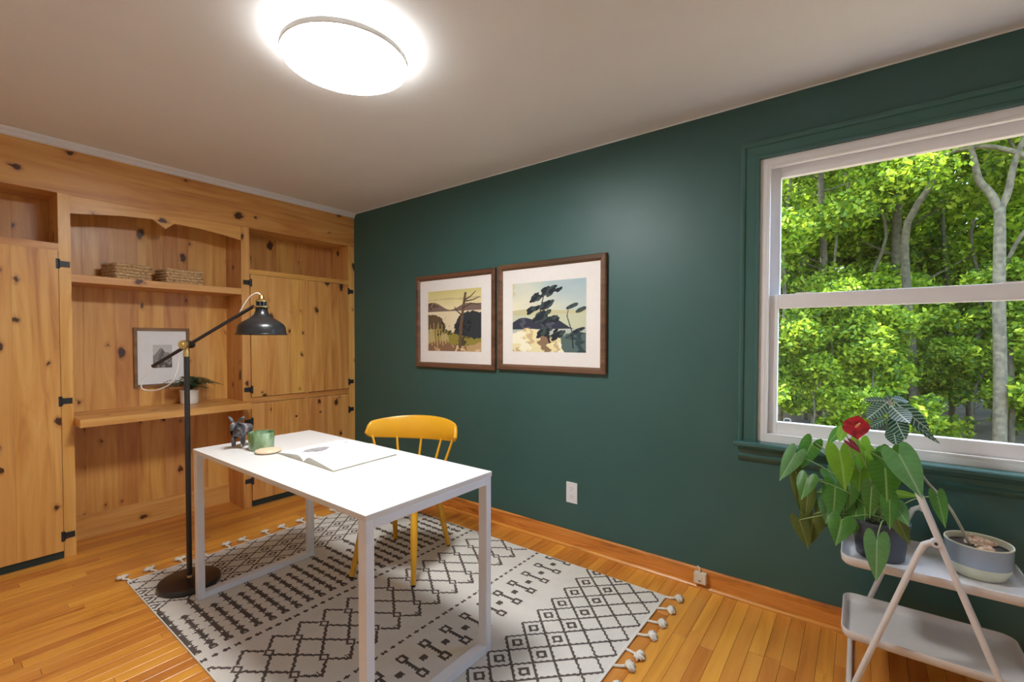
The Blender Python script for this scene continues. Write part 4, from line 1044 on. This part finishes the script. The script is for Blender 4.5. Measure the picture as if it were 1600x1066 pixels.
# photo pixels of each leaf: attachment, tip, half width, material, distance toward the room from the pot's middle, depth change to the tip
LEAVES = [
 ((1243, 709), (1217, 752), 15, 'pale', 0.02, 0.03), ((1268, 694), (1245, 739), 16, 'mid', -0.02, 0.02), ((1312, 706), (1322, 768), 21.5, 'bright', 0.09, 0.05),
 ((1344, 736), (1342, 769), 16, 'bright', 0.06, 0.03), ((1262, 747), (1251, 781), 16, 'mid', 0.07, 0.04), ((1243, 738), (1252, 806), 10, 'olive_shaded', 0.00, -0.01),
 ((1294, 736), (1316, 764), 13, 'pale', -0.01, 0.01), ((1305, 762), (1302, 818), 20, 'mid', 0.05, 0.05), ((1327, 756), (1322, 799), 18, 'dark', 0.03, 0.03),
 ((1249, 813), (1264, 859), 13, 'olive_shaded', 0.05, 0.03), ((1271, 804), (1265, 854), 19, 'olive_shaded', 0.01, 0.03), ((1315, 813), (1306, 853), 20, 'mid', 0.09, 0.05),
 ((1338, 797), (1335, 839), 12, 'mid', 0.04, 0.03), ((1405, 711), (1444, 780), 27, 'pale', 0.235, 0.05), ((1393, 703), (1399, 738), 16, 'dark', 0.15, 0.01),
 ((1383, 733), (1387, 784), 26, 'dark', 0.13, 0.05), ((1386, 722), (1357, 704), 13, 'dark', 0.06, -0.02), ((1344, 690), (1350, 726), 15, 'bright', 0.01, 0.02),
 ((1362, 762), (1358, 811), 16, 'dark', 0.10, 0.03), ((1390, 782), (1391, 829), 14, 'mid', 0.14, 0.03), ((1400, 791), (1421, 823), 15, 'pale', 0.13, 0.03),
 ((1402, 812), (1422, 853), 13, 'olive_shaded', 0.11, 0.03), ((1370, 845), (1369, 911), 19, 'pale', 0.20, 0.03), ((1465, 776), (1478, 827), 13, 'mid', 0.06, 0.02),
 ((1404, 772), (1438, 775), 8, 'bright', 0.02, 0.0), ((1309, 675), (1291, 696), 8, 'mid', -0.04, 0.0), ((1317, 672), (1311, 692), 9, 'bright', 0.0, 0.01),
 ((1262, 768), (1258, 816), 13, 'olive_shaded', 0.01, 0.02), ((1275, 693), (1286, 699), 6, 'dark', -0.02, 0.0), ((1340, 770), (1330, 806), 15, 'dark', 0.0, 0.02),
 ((1290, 790), (1284, 830), 16, 'olive_shaded', -0.02, 0.02), ((1296, 776), (1290, 820), 17, 'pale', 0.0, 0.03), ((1320, 775), (1318, 812), 17, 'mid', 0.0, 0.02),
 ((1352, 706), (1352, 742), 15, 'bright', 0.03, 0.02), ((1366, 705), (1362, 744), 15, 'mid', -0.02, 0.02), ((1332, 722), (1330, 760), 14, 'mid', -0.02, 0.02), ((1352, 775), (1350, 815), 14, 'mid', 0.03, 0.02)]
rl = random.Random(9)
crown = Vector((AX0, AY0, ATZ+0.128))
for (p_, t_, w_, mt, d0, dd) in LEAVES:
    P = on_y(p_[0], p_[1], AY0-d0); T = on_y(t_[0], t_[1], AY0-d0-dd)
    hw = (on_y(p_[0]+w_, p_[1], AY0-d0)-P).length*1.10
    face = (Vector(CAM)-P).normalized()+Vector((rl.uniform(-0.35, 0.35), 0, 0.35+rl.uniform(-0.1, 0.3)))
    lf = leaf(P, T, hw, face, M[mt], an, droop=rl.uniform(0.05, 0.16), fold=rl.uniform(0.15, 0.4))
    b0 = crown+Vector((rl.uniform(-0.03, 0.03), rl.uniform(-0.03, 0.03), 0))
    hz = max(P.z, crown.z)+0.01
    c1 = b0.lerp(Vector((P.x, P.y, b0.z)), 0.2)+Vector((0, 0, 0.6*max(0.06, hz-b0.z)+0.02))
    tmid = b0.lerp(P, 0.72)+Vector((0, 0, 0.03))
    build(MB().tube(bez(b0, c1, tmid, P, 14), 0.0021, 7), 'stem', M['stem'], lf, smooth=True)
# flowers
def flower(p_, t_, w_, d0, mt, spx):
    P = on_y(p_[0], p_[1], AY0-d0); T = on_y(t_[0], t_[1], AY0-d0-0.03)
    hw = (on_y(p_[0]+w_, p_[1], AY0-d0)-P).length*0.92
    fl = leaf(P, T, hw, (Vector(CAM)-P).normalized()+Vector((0, 0, 0.55)), M[mt], an, droop=0.2, fold=0.35, name='flower_spathe')
    build(MB().tube(bez(crown, crown+Vector((0, 0, 0.12)), P-Vector((0, 0, 0.10)), P, 14), 0.0022, 7), 'stem', M['stem'], fl, smooth=True)
    if spx:
        q = P+(Vector(CAM)-P).normalized()*0.012
        build(MB().tube([q, q+Vector((0.006, -0.006, 0.010)), q+Vector((0.012, -0.012, 0.018))], [0.0035, 0.0040, 0.0025], 8), 'spadix', M['spadix'], fl, smooth=True)
    return fl
f1 = flower((1337, 668), (1340, 686), 24, 0.10, 'red', True); f1['label'] = 'glossy red flower'
f2 = flower((1327, 691), (1345, 707), 8, 0.10, 'red2', False); f2['label'] = 'wilted dark red flower'
P = on_y(1338, 666, AY0-0.098)
leaf(P, on_y(1341, 649, AY0-0.080), (on_y(1360, 666, AY0-0.098)-P).length, (Vector(CAM)-P).normalized()+Vector((0, 0, 0.15)), M['red'], an, droop=0.0, fold=0.1, name='flower_spathe')

# zebra plant in the blue pot
ZX, ZY = 4.052, -0.215
zb_ = thing('zebra_plant', 'zebra plant with white-veined leaves on a leaning stem in a blue and cream pot', 'potted plant', (ZX, ZY, ATZ))
build(MB().lathe([(0.0, 0.0), (0.060, 0.0), (0.070, 0.006), (0.083, 0.030), (0.0865, 0.046)], (ZX, ZY, ATZ), 48), 'pot', M['pot_cream'], zb_, smooth='auto')
build(MB().lathe([(0.0866, 0.046), (0.0885, 0.060), (0.0895, 0.115)], (ZX, ZY, ATZ), 48, caps=False), 'glazed_band', M['pot_blue'], zb_, smooth='auto')
build(MB().lathe([(0.0895, 0.115), (0.0885, 0.119), (0.0855, 0.118), (0.0835, 0.095), (0.0, 0.09)], (ZX, ZY, ATZ), 48, caps=False), 'rim', M['pot_cream'], zb_, smooth='auto')
build(MB().lathe([(0.0838, 0.097), (0.05, 0.103), (0.0, 0.105)], (ZX, ZY, ATZ), 28), 'soil', M['soil'], zb_, smooth=True)
rz = random.Random(21)
for k in range(12):
    a = rz.uniform(0, 6.28); r_ = rz.uniform(0.0, 0.058); c_ = Vector((ZX+r_*math.cos(a)-0.01, ZY+r_*math.sin(a)+0.01, ATZ+0.104)); mb = MB(); n_ = 7
    rad = rz.uniform(0.014, 0.026); vv = [(c_.x+rad*rz.uniform(0.7, 1.2)*math.cos(6.28*i/n_), c_.y+rad*rz.uniform(0.7, 1.2)*math.sin(6.28*i/n_), c_.z+rz.uniform(-0.002, 0.006)) for i in range(n_)]
    vv += [(x_*0.6+c_.x*0.4, y_*0.6+c_.y*0.4, z_+0.009) for x_, y_, z_ in vv]
    fs = [tuple(range(n_-1, -1, -1)), tuple(range(n_, 2*n_))]+[(i, (i+1) % n_, (i+1) % n_+n_, i+n_) for i in range(n_)]
    build(mb.add(vv, fs), 'peat_chip', M['moss'], zb_)
YZ = -0.175
top = on_y(1391, 634, YZ)
sp0 = Vector((ZX-0.020, ZY-0.015, ATZ+0.10))
path = smoothpath([sp0, on_y(1488, 800, -0.225), on_y(1466, 772, -0.222), on_y(1446, 750, -0.215), on_y(1424, 715, -0.205), on_y(1402, 672, -0.19), top], 6)
build(MB().tube(path, [0.0048-0.0015*i/len(path) for i in range(len(path))], 9), 'stem', M['woodstem'], zb_, smooth=True)
ZL = [((1387, 628), (1354, 658), 13, 0.03, 0.04), ((1388, 626), (1349, 627), 8, 0.0, -0.01), ((1392, 634), (1423, 666), 15, 0.05, 0.05), ((1394, 644), (1414, 690), 14, 0.03, 0.03),
      ((1394, 664), (1401, 699), 13, 0.02, 0.02), ((1397, 627), (1449, 674), 15, -0.01, 0.02), ((1414, 650), (1465, 695), 6, -0.02, 0.0), ((1393, 622), (1421, 628), 8, -0.03, -0.02), ((1388, 652), (1356, 672), 7, 0.0, 0.01), ((1390, 626), (1384, 618), 6, 0.0, 0.0)]
for i, (p_, t_, w_, d0, dd) in enumerate(ZL):
    P = on_y(p_[0], p_[1], YZ-d0*0.5); T = on_y(t_[0], t_[1], YZ-d0-dd); hw = (on_y(p_[0]+w_, p_[1], YZ)-on_y(p_[0], p_[1], YZ)).length*1.15
    lf = leaf(P, T, hw, (Vector(CAM)-P).normalized()+Vector((0, 0, 0.6)), M['zebra'], zb_, LANCE, droop=-0.18 if i not in (7, 9) else 0.05, fold=0.2)
    build(MB().tube([tuple(top.lerp(P, -0.1)) if (top-P).length > 0.002 else tuple(top), tuple(P)], 0.0024, 6), 'stem', M['woodstem'], lf)

# ================================================================== WOODS OUTSIDE
GZ = -0.75
gnd = struct(MB().box(-40, 50, -30, 70, GZ-0.3, GZ), 'ground', M['forest_floor'], 'leaf litter and soil of the woods outside')
def leaf_cloud(centres, radii, n, size, seed, flat=0.75):
    r = np.random.RandomState(seed); k = len(centres); ci = r.randint(0, k, n)
    C_ = np.array(centres)[ci]; R_ = np.array(radii)[ci][:, None]
    d = r.normal(size=(n, 3)); d /= np.linalg.norm(d, axis=1)[:, None]; d *= (r.rand(n, 1)**0.45)
    pos = C_+d*R_*np.array([1, 1, flat])
    nrm = r.normal(size=(n, 3))+np.array([0, 0, 0.9]); nrm /= np.linalg.norm(nrm, axis=1)[:, None]
    a = np.cross(nrm, r.normal(size=(n, 3))); a /= np.linalg.norm(a, axis=1)[:, None]; b = np.cross(nrm, a)
    s = (size*(0.6+0.8*r.rand(n)))[:, None]
    v = np.stack([pos-a*s, pos+b*s*0.55+a*s*0.1, pos+a*s, pos-b*s*0.55+a*s*0.1], 1).reshape(-1, 3)
    f = np.arange(4*n).reshape(n, 4); tone = np.clip(0.5+0.28*r.normal(size=n), 0, 1)
    return v, f, tone
def tree_meshes(seed, h, base, spread, n, size, tr, mat, lean=0.3):
    r = random.Random(seed); mb = MB()
    tp = [Vector((0, 0, 0))]; p = Vector((0, 0, 0)); nseg = 8
    for i in range(nseg):
        p = p+Vector((r.uniform(-lean, lean)*0.35, r.uniform(-lean, lean)*0.35, h/nseg)); tp.append(p.copy())
    mb.tube(tp, [tr*(1-0.85*i/nseg) for i in range(nseg+1)], 9)
    cs = []; rs = []
    nb = 22
    for i in range(nb):
        t = base+(1-base)*(i+r.random())/nb; q = t*nseg; j = min(int(q), nseg-1); a = tp[j].lerp(tp[j+1], q-j)
        an_ = r.uniform(0, 6.283); ln = spread*(1.05-0.65*(t-base)/(1-base))*r.uniform(0.6, 1.15)
        e = a+Vector((math.cos(an_)*ln, math.sin(an_)*ln, ln*r.uniform(0.05, 0.55)))
        mid = a.lerp(e, 0.5)+Vector((0, 0, 0.08*ln)); mb.tube([a, mid, e], [tr*0.26*(1.15-t), tr*0.16*(1.15-t), 0.008], 5)
        for s in (0.55, 0.8, 1.0): cs.append(tuple(a.lerp(e, s))); rs.append(spread*0.30*r.uniform(0.7, 1.2))
    me = bpy.data.meshes.new('trunk'); me.from_pydata(mb.v, [], mb.f); me.materials.append(M['bark']); me.polygons.foreach_set('use_smooth', [True]*len(me.polygons))
    v, f, tone = leaf_cloud(cs, rs, n, size, seed)
    mf = grid_mesh('foliage', v, f, M[mat]); a = mf.attributes.new('tone', 'FLOAT', 'FACE'); a.data.foreach_set('value', tone.astype(np.float32)[:len(mf.polygons)])
    return me, mf
def plant_tree(name, label, group, meshes, x, y, s=1.0, rz_=0.0):
    t = thing(name, label, 'tree' if 'tree' in name else 'shrub', (x, y, GZ), group)
    t.rotation_euler = (0, 0, rz_); t.scale = (s, s, s)
    for nm, me in zip(('trunk' if 'tree' in name else 'stems', 'foliage'), meshes):
        o = bpy.data.objects.new(nm, me); COL.objects.link(o); o.parent = t
        if nm == 'foliage': o['kind'] = 'stuff'
    return t
KINDS = [tree_meshes(31, 10.5, 0.22, 2.4, 30000, 0.064, 0.11, 'foliage'), tree_meshes(32, 12.5, 0.26, 2.8, 36000, 0.068, 0.14, 'foliage'), tree_meshes(33, 8.0, 0.12, 2.0, 24000, 0.060, 0.06, 'foliage')]
SHR = [tree_meshes(41, 2.6, 0.10, 0.95, 9000, 0.052, 0.022, 'foliage2', 0.5), tree_meshes(42, 3.6, 0.12, 1.15, 11000, 0.056, 0.028, 'foliage2', 0.5)]
rw = random.Random(77)
TREES = [(2.4, 8.4, 2, 0.9), (4.35, 11.8, 1, 0.95), (2.9, 10.6, 0, 1.0), (7.4, 10.4, 0, 1.0), (1.0, 12.5, 1, 1.0), (5.6, 13.6, 2, 1.2), (3.9, 15.4, 0, 1.1), (8.9, 14.2, 1, 1.1), (0.2, 16.5, 0, 1.2), (6.9, 17.5, 1, 1.15), (2.3, 18.2, 2, 1.5), (4.9, 19.8, 0, 1.25), (10.8, 18.0, 0, 1.3), (-2.2, 14.5, 2, 1.3), (8.6, 21.5, 2, 1.6), (1.0, 22.5, 1, 1.25), (6.2, 24.5, 0, 1.4), (3.2, 26.0, 1, 1.3), (10.5, 25.5, 1, 1.35), (-2.0, 24.0, 0, 1.5), (-4.2, 18.5, 1, 1.2), (12.8, 22.0, 2, 1.7)]
TL_ = ['slender leafy tree with a mid-height crown in the woods outside the window', 'tall thick-trunked leafy tree in the woods outside the window', 'young low-branching leafy tree in the woods outside the window']
TG_ = ['slender trees outside', 'tall trees outside', 'young trees outside']
for x_, y_, k_, s_ in TREES: plant_tree('forest_tree', TL_[k_], TG_[k_], KINDS[k_], x_, y_, s_, rw.uniform(0, 6.28))
SHRUBS = [(1.6, 6.6, 0, 1.0), (2.9, 7.2, 1, 0.8), (4.0, 7.8, 0, 0.95), (5.3, 9.6, 1, 0.9), (6.6, 8.6, 0, 1.1), (2.2, 9.8, 1, 1.0), (3.6, 10.2, 0, 1.2), (4.9, 11.4, 1, 1.0), (6.4, 11.9, 0, 1.3), (7.9, 12.4, 1, 1.1), (1.2, 10.8, 0, 1.3), (2.6, 13.4, 1, 1.2), (4.3, 13.2, 0, 1.4), (5.9, 15.6, 1, 1.2), (7.6, 15.6, 0, 1.5), (0.2, 13.9, 1, 1.3), (3.0, 16.6, 1, 1.4), (5.0, 17.4, 0, 1.7), (8.6, 18.0, 1, 1.4), (1.0, 19.0, 1, 1.5), (6.4, 20.5, 1, 1.6), (3.7, 21.5, 1, 1.7), (9.6, 16.0, 0, 1.6)]
SL_ = ['low airy understory shrub in the woods outside the window', 'taller dense understory shrub in the woods outside the window']
for x_, y_, k_, s_ in SHRUBS: plant_tree('understory_shrub', SL_[k_], ['low shrubs outside', 'tall shrubs outside'][k_], SHR[k_], x_, y_, s_, rw.uniform(0, 6.28))
# the forked tree close to the window
ft = thing('forked_tree', 'grey tree whose trunk forks into two arching limbs, close outside the window', 'tree', (5.49, 8.0, GZ))
y8 = 8.0
pts = [Vector((5.50, y8, GZ)), on_y(1563, 600, y8), on_y(1561, 470, y8), on_y(1562, 380, y8), on_y(1562, 325, y8)]
build(MB().tube(smoothpath(pts, 4), [0.088-0.0013*i for i in range(17)], 12), 'trunk', M['bark'], ft, smooth=True)
l1 = [on_y(1562, 330, y8), on_y(1548, 303, y8), on_y(1530, 282, y8), on_y(1522, 250, y8), on_y(1516, 228, y8), on_y(1500, 170, y8), on_y(1480, 90, y8)]
build(MB().tube(smoothpath(l1, 4), [0.062-0.0016*i for i in range(25)], 10), 'limb', M['bark'], ft, smooth=True)
l2 = [on_y(1562, 330, y8), on_y(1575, 300, y8), on_y(1583, 262, y8), on_y(1592, 235, y8), on_y(1604, 200, y8), on_y(1612, 120, y8)]
build(MB().tube(smoothpath(l2, 4), [0.054-0.0015*i for i in range(21)], 10), 'limb', M['bark'], ft, smooth=True)
l3 = [on_y(1620, 250, y8), on_y(1580, 236, y8), on_y(1545, 229, y8), on_y(1512, 232, y8), on_y(1480, 240, y8-0.2), on_y(1440, 256, y8-0.3)]
build(MB().tube(smoothpath(l3, 4), [0.046-0.0016*i for i in range(21)], 9), 'limb', M['bark'], ft, smooth=True)
cs = [tuple(on_y(a, b, y8+c)) for a, b, c in ((1480, 90, 0), (1500, 150, .3), (1612, 120, .2), (1440, 256, -.3), (1400, 230, .2), (1590, 180, .8), (1550, 160, -.5), (1450, 180, .6), (1650, 240, .4), (1360, 250, .5), (1520, 70, .6), (1600, 60, -.3))]
v, f, tone = leaf_cloud(cs, [0.62]*len(cs), 9000, 0.050, 55)
mf = grid_mesh('foliage', v-np.array(ft.location), f, M['foliage']); a = mf.attributes.new('tone', 'FLOAT', 'FACE'); a.data.foreach_set('value', tone.astype(np.float32))
o = bpy.data.objects.new('foliage', mf); COL.objects.link(o); o.parent = ft; o['kind'] = 'stuff'
# thin sapling trunks
for px_, y_, r_ in ((1432, 9.8, 0.105), (1370, 11.0, 0.05), (1400, 12.5, 0.06), (1586, 9.0, 0.045), (1300, 10.0, 0.04), (1520, 12.0, 0.05), (1260, 11.5, 0.06)):
    b_ = on_y(px_, 500, y_); rs_ = random.Random(int(px_)); q = [Vector((b_.x+rs_.uniform(-.12, .12)*i*0.5, y_+rs_.uniform(-.1, .1)*i*0.4, GZ+i*1.1)) for i in range(9)]
    t = build(MB().tube(smoothpath(q, 3), [r_*(1-0.8*i/24) for i in range(25)], 9), 'tree_trunk', M['bark'], None, (b_.x, y_, GZ), smooth=True)
    tag(t, 'thick bare pole trunk in the woods outside the window' if r_ > 0.1 else 'thin bare sapling trunk in the woods outside the window', 'tree trunk', None if r_ > 0.1 else 'bare saplings outside')
